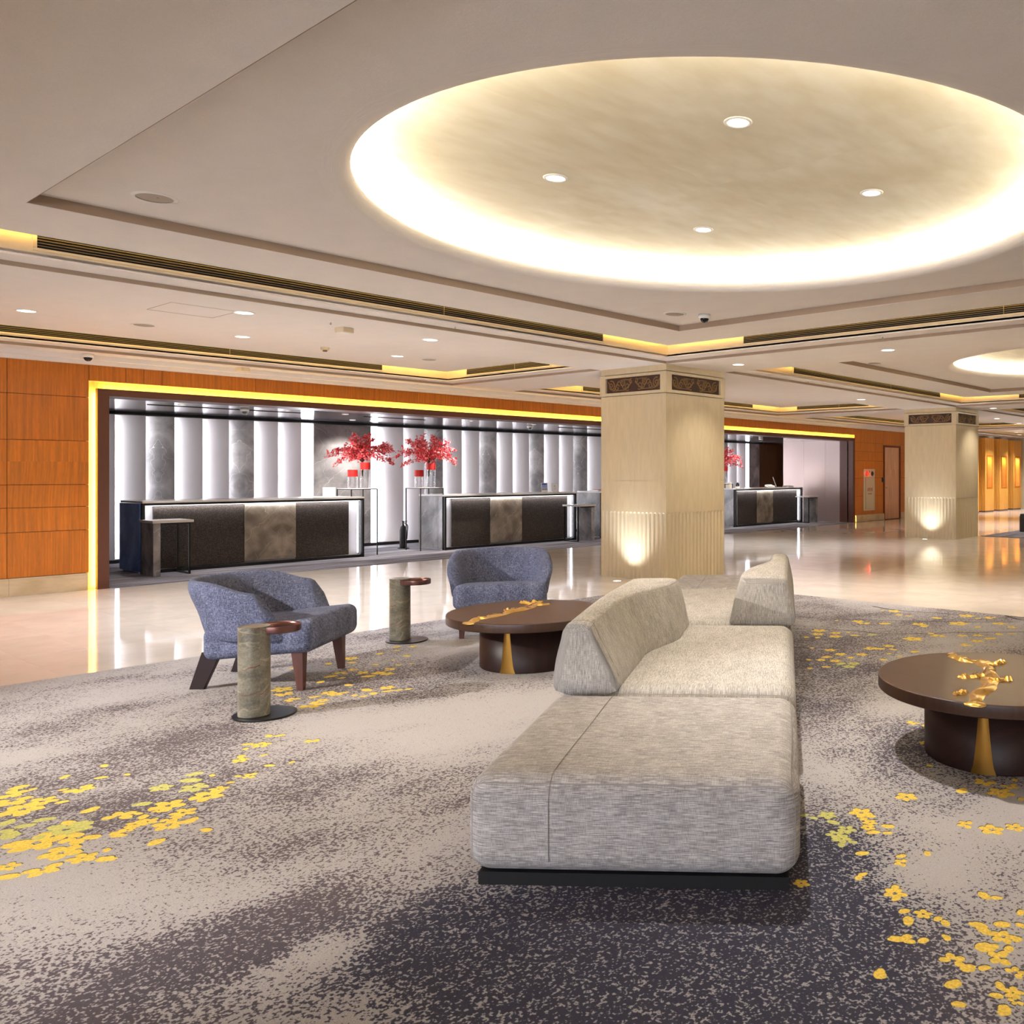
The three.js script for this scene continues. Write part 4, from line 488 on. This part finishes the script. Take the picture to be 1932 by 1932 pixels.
{
  const blobs = [[1.92, -1.99, 0.5, 0.36, 1], [1.78, -2.33, 0.3, 0.34, 1], [1.44, -2.2, 0.35, 0.36, 0.9], [1.76, -1.61, 0.4, 0.36, 1], [2.53, -1.57, 0.32, 0.3, 1], [2.1, -1.24, 0.35, 0.3, 0.9], [2.82, -1.8, 0.3, 0.28, 1], [1.34, -2.92, 0.28, 0.42, 0.1], [1.0, -2.75, 0.4, 0.3, 0.2], [1.41, -4.38, 0.42, 0.34, 0], [1.8, -5.19, 0.35, 0.25, 0], [2.11, -5.22, 0.3, 0.22, 0], [2.03, -4.21, 0.4, 0.16, 0], [2.31, -3.96, 0.3, 0.14, 0], [1.83, -3.54, 0.4, 0.14, 0], [3.27, -5.22, 0.35, 0.2, 0.2], [3.1, -6.0, 0.5, 0.24, 0], [0.8, -3.0, 0.4, 0.18, 0.1], [1.3, -3.5, 0.35, -0.1, 0], [1.35, -2.62, 0.13, -0.55, 0], [1.2, -2.6, 0.14, -0.4, 0], [1.0, -4.0, 0.45, -0.16, 0], [3.2, -1.45, 0.55, -0.22, 0.5], [3.8, -1.5, 0.5, -0.16, 0.3], [2.9, -1.3, 0.3, -0.15, 0.5], [2.1, -3.19, 0.3, -0.12, 0], [2.7, -4.7, 0.5, -0.2, 0], [3.3, -4.3, 0.6, -0.2, 0], [4.79, -2.97, 0.4, 0.14, 0.3], [5.6, -3.2, 0.5, 0.2, 0.3], [6.6, -4.4, 0.6, 0.16, 0.2], [4.37, -1.69, 0.6, 0.22, 0.7], [1.58, -6.09, 0.5, 0.1, 0], [5.0, -6.4, 0.7, -0.15, 0], [4.4, -5.2, 0.7, -0.12, 0]];
  const field = (x, z) => { let d = 0.27 + 0.85 * (fbm(x * 0.9 + 3, z * 1.6 + 8, 4) - 0.47) + 0.5 * (fbm(x * 3.1 + 40, z * 4.4, 4) - 0.5), n = 0.1; for (const [bx, bz, r, a, nv] of blobs) { const q = ((x - bx) ** 2 + (z - bz) ** 2) / (r * r); if (q < 6) { const e = Math.exp(-q); d += a * e; n += nv * e * (a > 0 ? 1 : 0.4); } } return [clamp(d, 0.04, 0.7), clamp(n)]; };
  const cream = [168, 163, 161], grey = [90, 80, 82], navy = [46, 46, 62], yel = [226, 192, 78], grn = [190, 186, 104];
  const petals = []; const fr = rng(99);
  for (const s of FLOWERS.split(' ')) {
    const m = s.match(/^([-\d.]+),([-\d.]+),(\d+)(\w)$/), x = +m[1], z = +m[2], R = Math.max(0.022, +m[3] / 100), k = m[4], col = k === 'g' || k === 'G' ? grn : yel, a0 = fr() * 7;
    if (k === 'p' || k === 'g') petals.push([x, z, R * 0.95, Math.min(R * 0.62, 0.05), a0, col]);
    else { const n = 5, skip = fr() < 0.4 ? Math.floor(fr() * n) : -1; for (let i = 0; i < n; i++) if (i !== skip) { const a = a0 + i * 2 * PI / n, q = R * 0.6; petals.push([x + q * Math.cos(a), z + q * Math.sin(a), R * 0.46, R * 0.36, a, col]); } }
  }
  const twigs = [[[8.42, -4.63], [8.34, -4.43], [8.33, -4.19], [8.41, -3.91], [8.42, -3.57]], [[7.47, -4.52], [7.66, -4.13], [8.01, -3.52], [8.37, -3.03]], [[6.73, -4.6], [7.01, -4.05], [7.05, -3.74], [7.49, -3.24], [8.12, -2.5]], [[6.0, -4.1], [6.23, -3.74]], [[8.69, -3.8], [8.81, -3.41], [8.54, -3.05], [8.6, -2.8]], [[7.31, -4.98], [7.39, -4.74]]].map(p => new THREE.CatmullRomCurve3(p.map(q => V3(q[0], 0, q[1]))).getPoints(160));
  function carpetTex(x0, x1, z0, z1, W, H, fine) {
    const d = new Uint8Array(W * H * 4), gx = 12, GW = Math.ceil(W / gx) + 2, GH = Math.ceil(H / gx) + 2, F = new Float32Array(GW * GH * 2), sx = (x1 - x0) / W, sz = (z1 - z0) / H;
    for (let j = 0; j < GH; j++) for (let i = 0; i < GW; i++) { const q = field(x0 + i * gx * sx, z0 + j * gx * sz); F[(j * GW + i) * 2] = q[0]; F[(j * GW + i) * 2 + 1] = q[1]; }
    for (let j = 0; j < H; j++) { const z = z0 + (j + 0.5) * sz, fj = j / gx, j0 = fj | 0, v = fj - j0; for (let i = 0; i < W; i++) {
      const x = x0 + (i + 0.5) * sx, fi = i / gx, i0 = fi | 0, u = fi - i0, a = (j0 * GW + i0) * 2, b = a + 2, c = a + GW * 2, e = c + 2;
      const den = (F[a] * (1 - u) + F[b] * u) * (1 - v) + (F[c] * (1 - u) + F[e] * u) * v, nv = (F[a + 1] * (1 - u) + F[b + 1] * u) * (1 - v) + (F[c + 1] * (1 - u) + F[e + 1] * u) * v;
      const s = 0.62 * vn(x * 125, z * 125) + 0.38 * vn(x * 270 + 50, z * 270), th = 0.5 + (den - 0.5) * 0.8, t = Math.max(1 - clamp((s - th) / 0.1 + 0.5), 0.22 * den), g = 0.94 + 0.12 * hash(i + 7, j), k = (j * W + i) * 4;
      for (let ch = 0; ch < 3; ch++) { const dk = grey[ch] + (navy[ch] - grey[ch]) * nv; d[k + ch] = clamp((cream[ch] + (dk - cream[ch]) * t) * g, 0, 255); } d[k + 3] = 255;
    } }
    const plot = (px, pz, ra, rb, an, col, wob) => { const R = Math.max(ra, rb) * 1.2, i0 = Math.max(0, Math.floor((px - R - x0) / sx)), i1 = Math.min(W - 1, Math.ceil((px + R - x0) / sx)), j0 = Math.max(0, Math.floor((pz - R - z0) / sz)), j1 = Math.min(H - 1, Math.ceil((pz + R - z0) / sz)), ca = Math.cos(an), sa = Math.sin(an);
      for (let j = j0; j <= j1; j++) for (let i = i0; i <= i1; i++) { const x = x0 + (i + 0.5) * sx, z = z0 + (j + 0.5) * sz, dx = x - px, dz = z - pz, p = (dx * ca + dz * sa) / ra, q = (-dx * sa + dz * ca) / rb; if (p * p + q * q < 1 + wob * (vn(x * 60, z * 60) - 0.5)) { const g = 0.88 + 0.2 * vn(x * 180, z * 180), k = (j * W + i) * 4; d[k] = clamp(col[0] * g, 0, 255); d[k + 1] = clamp(col[1] * g, 0, 255); d[k + 2] = clamp(col[2] * g, 0, 255); } } };
    for (const t of twigs) for (const p of t) { const wob = 0.03 * (vn(p.x * 6, p.z * 6) - 0.5); plot(p.x + wob, p.z + wob, 0.02, 0.009, 0.93, [70, 60, 58], 0.8); }
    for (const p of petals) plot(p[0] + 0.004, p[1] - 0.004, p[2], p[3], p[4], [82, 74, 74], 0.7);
    for (const p of petals) plot(p[0], p[1], p[2], p[3], p[4], p[5], 0.7);
    const t = new THREE.DataTexture(d, W, H); t.magFilter = THREE.LinearFilter; t.minFilter = THREE.LinearMipmapLinearFilter; t.generateMipmaps = true; t.colorSpace = THREE.SRGBColorSpace; t.wrapS = t.wrapT = THREE.ClampToEdgeWrapping; t.needsUpdate = true; return t;
  }
  const carpet = thing('patterned_carpet', 'large pale grey carpet with dark speckled clouds and yellow blossoms under the seating', 'carpet');
  const pile = dataTex(256, 256, (u, v) => 255 * (0.5 * vn(u * 128, v * 128, 128, 128) + 0.5 * vn(u * 64, v * 64, 64, 64)), { srgb: false, rep: [14, 14] });
  const part = (x0, x1, z0, z1, W, H) => { const g = BB(x0, x1, 0.0, 0.009, z0, z1), p = g.attributes.position, uv = g.attributes.uv; for (let i = 0; i < p.count; i++) uv.setXY(i, (p.getX(i) - x0) / (x1 - x0), (p.getZ(i) - z0) / (z1 - z0)); mesh('carpet_breadth', g, std({ map: carpetTex(x0, x1, z0, z1, W, H), roughness: 1, bumpMap: pile, bumpScale: 0.0015 }), carpet); };
  part(0, 4.35, -7.63, -3.8, 2048, 1804); part(4.35, 8.7, -7.63, -3.8, 1024, 900); part(0, 4.35, -3.8, 0.2, 2048, 1884); part(4.35, 8.7, -3.8, 0.2, 1024, 942); part(-3, 0, -7.63, 3, 512, 1024); part(0, 8.7, 0.2, 3, 768, 256);
}
single('far_carpet', BB(19.5, 27.6, 0, 0.008, -7.9, 0.5), std({ map: rcarpetT, roughness: 0.95 }), 'grey carpet beyond the second column', 'carpet');
{ const g = thing('dark_bench', 'dark brown bench block on the far grey carpet', 'bench', [21.5, 0.008, -7.7]); mesh('bench_body', RB(0.8, 0.4, 1.8, 0.02, 0.4, 0.2, 0.9), std({ color: 0x3a302a, roughness: 0.6 }), g); mesh('seat_pad', RB(0.78, 0.06, 1.78, 0.02, 0.4, 0.42, 0.9), std({ color: 0x4a4038, roughness: 0.9 }), g); }

// ---------------------------------------------------------------- the sofa: two ottomans and two backed modules on one line
const CT = 0.009, SA = [0.8245, -0.5659], SO = [2.154, -2.128], sofaTurn = Math.atan2(-SA[0], -SA[1]);
const sofaAt = (s) => [SO[0] + SA[0] * s, CT, SO[1] + SA[1] * s];
const puff = (g, top, amt, w, d) => { const p = g.attributes.position; for (let i = 0; i < p.count; i++) { const x = p.getX(i) / (w / 2), z = p.getZ(i) / (d / 2), y = p.getY(i); if (y > top - 0.02) p.setY(i, y + amt * (1 - x * x) * (1 - z * z)); } return g; };
const softBox = (w, h, d, r, y0) => { const g = new RoundedBoxGeometry(w, h, d, 8, r); g.translate(0, y0 + h / 2, 0); return g; };
const loopSeam = (x, h0, h1, d, r) => { const p = [], z = d / 2 + 0.001; p.push(V3(x, h0, z)); p.push(V3(x, h1 - r, z)); for (let i = 1; i <= 4; i++) { const a = i / 4 * PI / 2; p.push(V3(x, h1 - r + r * Math.sin(a), z - r + r * Math.cos(a))); } p.push(V3(x, h1 + 0.001, 0)); for (let i = 0; i <= 4; i++) { const a = i / 4 * PI / 2; p.push(V3(x, h1 - r + r * Math.cos(a), -z + r - r * Math.sin(a))); } p.push(V3(x, h0, -z)); return tube(p, 0.0018, 60, 5); };
function ottoman(s, d, label) {
  const g = thing('ottoman', label, 'ottoman', sofaAt(s + d / 2), sofaTurn, 'sofa modules'), w = 1.17;
  mesh('cushion_body', uvm(softBox(w, 0.345, d - 0.012, 0.085, 0.045)), M.sofa, g); mesh('stitched_seam', loopSeam(-0.285, 0.1, 0.39, d - 0.012, 0.085), M.seam, g);
  mesh('edge_seam', tube([V3(w / 2 - 0.02, 0.1, d / 2 - 0.028), V3(w / 2 - 0.018, 0.3, d / 2 - 0.03), V3(w / 2 - 0.03, 0.37, d / 2 - 0.04), V3(w / 2 - 0.025, 0.372, 0), V3(w / 2 - 0.03, 0.37, -d / 2 + 0.04)], 0.0017, 50, 5), M.seam, g);
  mesh('plinth', B(w - 0.08, 0.045, d - 0.09, 0, 0.0225, 0), M.black, g);
}
ottoman(0, 1.2, 'square grey woven ottoman joined to the front end of the sofa'); ottoman(5.02, 1.15, 'grey woven ottoman joined to the far end of the sofa, in front of the column');
function sofaModule(s, label) {
  const d = 1.885, w = 1.17, g = thing('sofa_module', label, 'sofa', sofaAt(s + d / 2), sofaTurn, 'sofa modules');
  mesh('seat', uvm(softBox(w, 0.355, d, 0.09, 0.045)), M.sofaV, g); mesh('plinth', B(w - 0.08, 0.045, d - 0.08, 0, 0.0225, 0), M.black, g);
  // backrest along the left side: thin and straight at the near end, swelling inwards half way
  const rings = [], N = 30; for (let i = 0; i <= N; i++) {
    const t = i / N, z = d / 2 - 0.006 - (d - 0.012) * t, e = Math.min(1, Math.min(t, 1 - t) / 0.035), sh = 1 - 0.028 * (1 - Math.sqrt(1 - (1 - e) * (1 - e)));
    const q = sstep(0.42, 0.72, t), ob = -0.588, ib = lerp(-0.28, -0.14, q), ot = -0.548 + 0.006 * q, it = lerp(-0.405, -0.21, sstep(0.35, 0.85, t)), y0 = 0.385, y1 = 0.715 + 0.02 * Math.sin(t * PI);
    const c = [[ob, y0], [ob - 0.004, y0 + 0.12], [ot - 0.012, y1 - 0.07], [ot - 0.002, y1 - 0.03], [ot + 0.02, y1 - 0.006], [lerp(ot, it, 0.45), y1 + 0.003], [it - 0.022, y1 - 0.003], [it - 0.002, y1 - 0.018], [it + 0.011, y1 - 0.05], [lerp(it, ib, 0.5) + 0.008, lerp(y1, y0, 0.5)], [ib - 0.006, y0 + 0.06], [ib, y0]];
    const mx = (ob + ib) / 2, my = 0.55; const cur = new THREE.CatmullRomCurve3(c.map(p => V3(mx + (p[0] - mx) * sh, my + (p[1] - my) * sh, z)), true, 'centripetal', 0.5); rings.push(cur.getPoints(47).slice(0, 47));
  }
  mesh('backrest', loft(rings), M.sofaV, g);
  const edge = (k) => rings.map(r => { const c = r[Math.round(k * 46)]; return c.clone(); });
  mesh('welt', tube(rings[1].filter((p, i) => i % 3 === 0 && p.y > 0.4), 0.002, 60, 5), M.seam, g);
  mesh('base_seam', tube(rings.map(r => r[r.length - 4].clone().setY(0.403)).filter((p, i) => i % 3 === 0), 0.002, 40, 5), M.seam, g);
  return g;
}
const modA = sofaModule(1.215, 'grey woven sofa module whose backrest stands on the side of the armchairs');
{ const b = copy(modA, 'grey woven sofa module whose backrest turns towards the gold cracked table, farther along the sofa', sofaAt(3.115 + 1.885 / 2), sofaTurn + PI); }

// ---------------------------------------------------------------- armchairs
function armchair(pos, turn, label) {
  const g = thing('armchair', label, 'armchair', pos, turn, 'blue-grey armchairs');       // faces +z
  const seat = new RoundedBoxGeometry(0.8, 0.23, 0.76, 8, 0.065); { const p = seat.attributes.position; for (let i = 0; i < p.count; i++) { let x = p.getX(i), y = p.getY(i), z = p.getZ(i); z += 0.035; const t = (z + 0.345) / 0.76; x *= 0.93 + 0.07 * sstep(0, 0.5, t); if (z < -0.1) { const q = (z + 0.1) / 0.3; x *= 1 - 0.2 * q * q; } y += 0.345; if (y > 0.34) y += lerp(-0.045, 0.015, t) + 0.02 * (1 - (x / 0.4) ** 2) * sstep(0.1, 0.6, t); else y += lerp(-0.035, 0.03, t); p.setXYZ(i, x, y, z); } seat.computeVertexNormals(); }
  mesh('seat', uvm(seat), M.denim, g);
  const path = []; const n = 40; for (let i = 0; i <= n; i++) { const t = i / n * 2 - 1, A = 0.80; let x, z, nx, nz; const at = Math.abs(t), sg = Math.sign(t); if (at < A) { const a = at / A * PI / 2; x = sg * 0.355 * Math.pow(Math.sin(a), 0.9); z = -0.02 - 0.335 * Math.cos(a); nx = sg * Math.sin(a); nz = -Math.cos(a); } else { const k = (at - A) / (1 - A); x = sg * 0.355; z = -0.02 + 0.28 * k; nx = sg; nz = 0; } const l = Math.hypot(nx, nz) || 1; path.push({ x, z, nx: nx / l, nz: nz / l, t }); }
  const rings = path.map((q, i) => { const at = Math.abs(q.t), e = Math.min(1, (1 - at) / 0.07), sh = Math.sqrt(Math.max(0.02, 1 - (1 - e) * (1 - e))), top = 0.725 - 0.08 * sstep(0.45, 0.95, at) - 0.09 * Math.pow(clamp((at - 0.86) / 0.14), 2), y0 = 0.335, th = 0.098, lean = lerp(0.145, 0.07, sstep(0.1, 0.8, at)), back = -0.12 * sstep(0.82, 1.0, at);
    const c = [[0.0, 0], [th * 0.5 * sh, 0.012], [th * 0.55 * sh + lean * 0.4, 0.45], [th * 0.5 * sh + lean * 0.85, 0.86], [lean + th * 0.18 * sh, 1.0], [lean - th * 0.2 * sh, 1.0], [lean * 0.86 - th * 0.5 * sh, 0.88], [lean * 0.4 - th * 0.6 * sh, 0.45], [-th * 0.45 * sh, 0.012]];
    return new THREE.CatmullRomCurve3(c.map(([o, h]) => V3(q.x + q.nx * o, y0 + (top - y0) * h, q.z + q.nz * o + back * h)), true, 'centripetal').getPoints(35).slice(0, 35); });
  mesh('backrest', loft(rings), M.denim, g);
  for (const s of [-1, 1]) {
    const l = new THREE.CylinderGeometry(0.055, 0.028, 0.285, 4, 1); l.rotateY(PI / 4); const p = l.attributes.position; for (let i = 0; i < p.count; i++) if (p.getY(i) < 0) { p.setX(i, p.getX(i) + s * 0.012); p.setZ(i, p.getZ(i) + 0.02); } const fl = l.toNonIndexed(); fl.computeVertexNormals(); mesh('front_leg', uvm(fl).translate(s * 0.315, 0.1425, 0.29), M.walnut, g);
    const sh = new THREE.Shape(); sh.moveTo(-0.24, 0.24); sh.lineTo(-0.36, 0.24); sh.lineTo(-0.44, 0); sh.lineTo(-0.35, 0.0); sh.closePath(); const e = new THREE.ExtrudeGeometry(sh, { depth: 0.03, bevelEnabled: true, bevelSize: 0.003, bevelThickness: 0.003, bevelSegments: 1 }); e.translate(0, 0, -0.015).rotateY(-PI / 2); mesh('rear_leg', uvm(e).translate(s * 0.26, 0.0035, 0), M.plum, g);
  }
  return g;
}
armchair([2.92, CT, -6.34], 0.70, 'blue-grey woven armchair turned sideways, with a pillar side table in front of it');
armchair([5.06, CT, -6.66], -0.651, 'blue-grey woven armchair facing outwards behind the dark round coffee table');

// ---------------------------------------------------------------- coffee tables with a molten gold crack
function ribbon(pts, w, seed, y, taper = true) {            // lumpy gold vein along a path
  const cv = new THREE.CatmullRomCurve3(pts.map(p => V3(p[0], 0, p[1])), false, 'catmullrom', 0.3), n = 44, r = rng(seed), rows = [];
  const nz = (k) => vn(k * 9 + seed, seed * 1.7) - 0.5;
  for (let i = 0; i <= n; i++) { const t = i / n, p = cv.getPoint(t), d = cv.getTangent(t), s = V3(-d.z, 0, d.x), e = taper ? Math.sqrt(Math.min(1, Math.min(t, 1 - t) * 9)) : 1, wl = w * e * (0.45 + 1.5 * vn(t * 11 + seed, 3.1)), wr = w * e * (0.45 + 1.5 * vn(t * 13 + seed, 7.7)), hh = 0.004 + 0.02 * vn(t * 17 + seed, 5); rows.push([p.clone().addScaledVector(s, wl).setY(y), p.clone().addScaledVector(s, wl * 0.6).setY(y + hh * 0.7 * e), p.clone().addScaledVector(s, wl * 0.15).setY(y + hh * (0.3 + vn(t * 23, seed)) * e + 0.001), p.clone().addScaledVector(s, -wr * 0.5).setY(y + hh * 0.9 * e), p.clone().addScaledVector(s, -wr).setY(y)]); }
  return gridGeo(rows);
}
function coffeeTable(pos, label, veins, drip, wedge, topMat) {
  const g = thing('coffee_table', label, 'coffee table', pos, 0, 'round coffee tables');
  mesh('table_top', uvm(lathe([[0.001, 0.335], [0.594, 0.335], [0.6, 0.341], [0.6, 0.394], [0.595, 0.4], [0.001, 0.4]], 96)), topMat, g);
  mesh('drum_base', uvm(lathe([[0.001, 0], [0.352, 0], [0.36, 0.008], [0.36, 0.335], [0.001, 0.335]], 72)), M.darkwood, g);
  const v = mesh('gold_vein', merge(veins.map((p, i) => ribbon(p, [0.034, 0.022, 0.02, 0.018, 0.014][i], 3 + i * 5 + pos[0], 0.4005))), M.gold, g);
  const dg = new THREE.SphereGeometry(0.05, 20, 12); dg.scale(1.1, 0.24, 0.8); mesh('gold_drip', dg.rotateY(-Math.atan2(drip[1], drip[0]) + PI / 2).translate(drip[0] * 0.985, 0.393, drip[1] * 0.985), M.gold, g);
  // flared gold inlay down the drum, narrow at the top
  const rows = []; for (let j = 0; j <= 10; j++) { const t = j / 10, hw = lerp(0.17, 0.055, Math.pow(t, 0.55)), row = []; for (let i = 0; i <= 8; i++) { const a = wedge + (i / 8 - 0.5) * hw * 2, rr = 0.3605 + 0.006 * (1 - (i / 4 - 1) ** 2); row.push(V3(rr * Math.cos(a), 0.002 + t * 0.333, rr * Math.sin(a))); } rows.push(row); }
  mesh('gold_inlay', gridGeo(rows.reverse()), M.goldDull, g); return g;
}
coffeeTable([4.31, CT, -5.33], 'dark round coffee table with a thin gold crack, before the far armchair', [[[-0.594, 0.079], [-0.451, 0.011], [-0.266, -0.024], [-0.025, -0.088], [0.207, -0.193], [0.324, -0.134]], [[-0.104, -0.171], [-0.019, -0.101]], [[0.239, -0.395], [0.222, -0.228]], [[0.315, -0.342], [0.321, -0.238]]], [-0.594, 0.079], 2.69, M.tabletop);
coffeeTable([4.37, CT, -1.69], 'brown round coffee table with a broad lumpy gold crack, across the sofa', [[[0.43, -0.42], [0.3, -0.35], [0.244, -0.27], [0.27, -0.187], [0.187, -0.126], [0.074, -0.055], [-0.078, 0.019], [-0.239, 0.063], [-0.423, 0.085], [-0.585, 0.13]], [[-0.16, -0.14], [-0.037, -0.03]], [[0.34, -0.08], [0.188, -0.121]], [[-0.04, 0.1], [-0.14, 0.02]], [[-0.5, -0.01], [-0.427, 0.025]]], [-0.585, 0.13], 2.93, M.tabletop);

// ---------------------------------------------------------------- pillar side tables
function sideTable(pos, turn, label) {                       // the tray leaves the pillar along local +x
  const g = thing('side_table', label, 'side table', pos, turn, 'marble pillar side tables');
  mesh('foot_disc', lathe([[0.001, 0], [0.17, 0], [0.173, 0.003], [0.173, 0.01], [0.17, 0.012], [0.001, 0.012]], 56).translate(0.06, 0, 0), phys({ color: 0x1a1718, roughness: 0.35, metalness: 0.4 }), g);
  const p = lathe([[0.001, 0.012], [0.084, 0.012], [0.086, 0.016], [0.086, 0.536], [0.083, 0.54], [0.001, 0.54]], 56); const uv = p.attributes.uv, q = p.attributes.position; for (let i = 0; i < uv.count; i++) uv.setXY(i, uv.getX(i) * 0.6, q.getY(i) * 1.1 + (Math.abs(q.getX(i)) + 0.001) * 0.2); mesh('marble_pillar', p, M.forest, g);
  mesh('copper_tray', lathe([[0.001, 0.492], [0.122, 0.492], [0.126, 0.497], [0.126, 0.532], [0.123, 0.532], [0.122, 0.5], [0.001, 0.5]], 56).translate(0.135, 0, 0), M.copper, g); return g;
}
sideTable([2.385, CT, -5.465], -0.05, 'pillar side table of veined green-grey marble beside the sideways armchair');
sideTable([4.23, CT, -6.95], -0.95, 'pillar side table of dark veined marble between the two armchairs');

renderer.render(scene, camera);
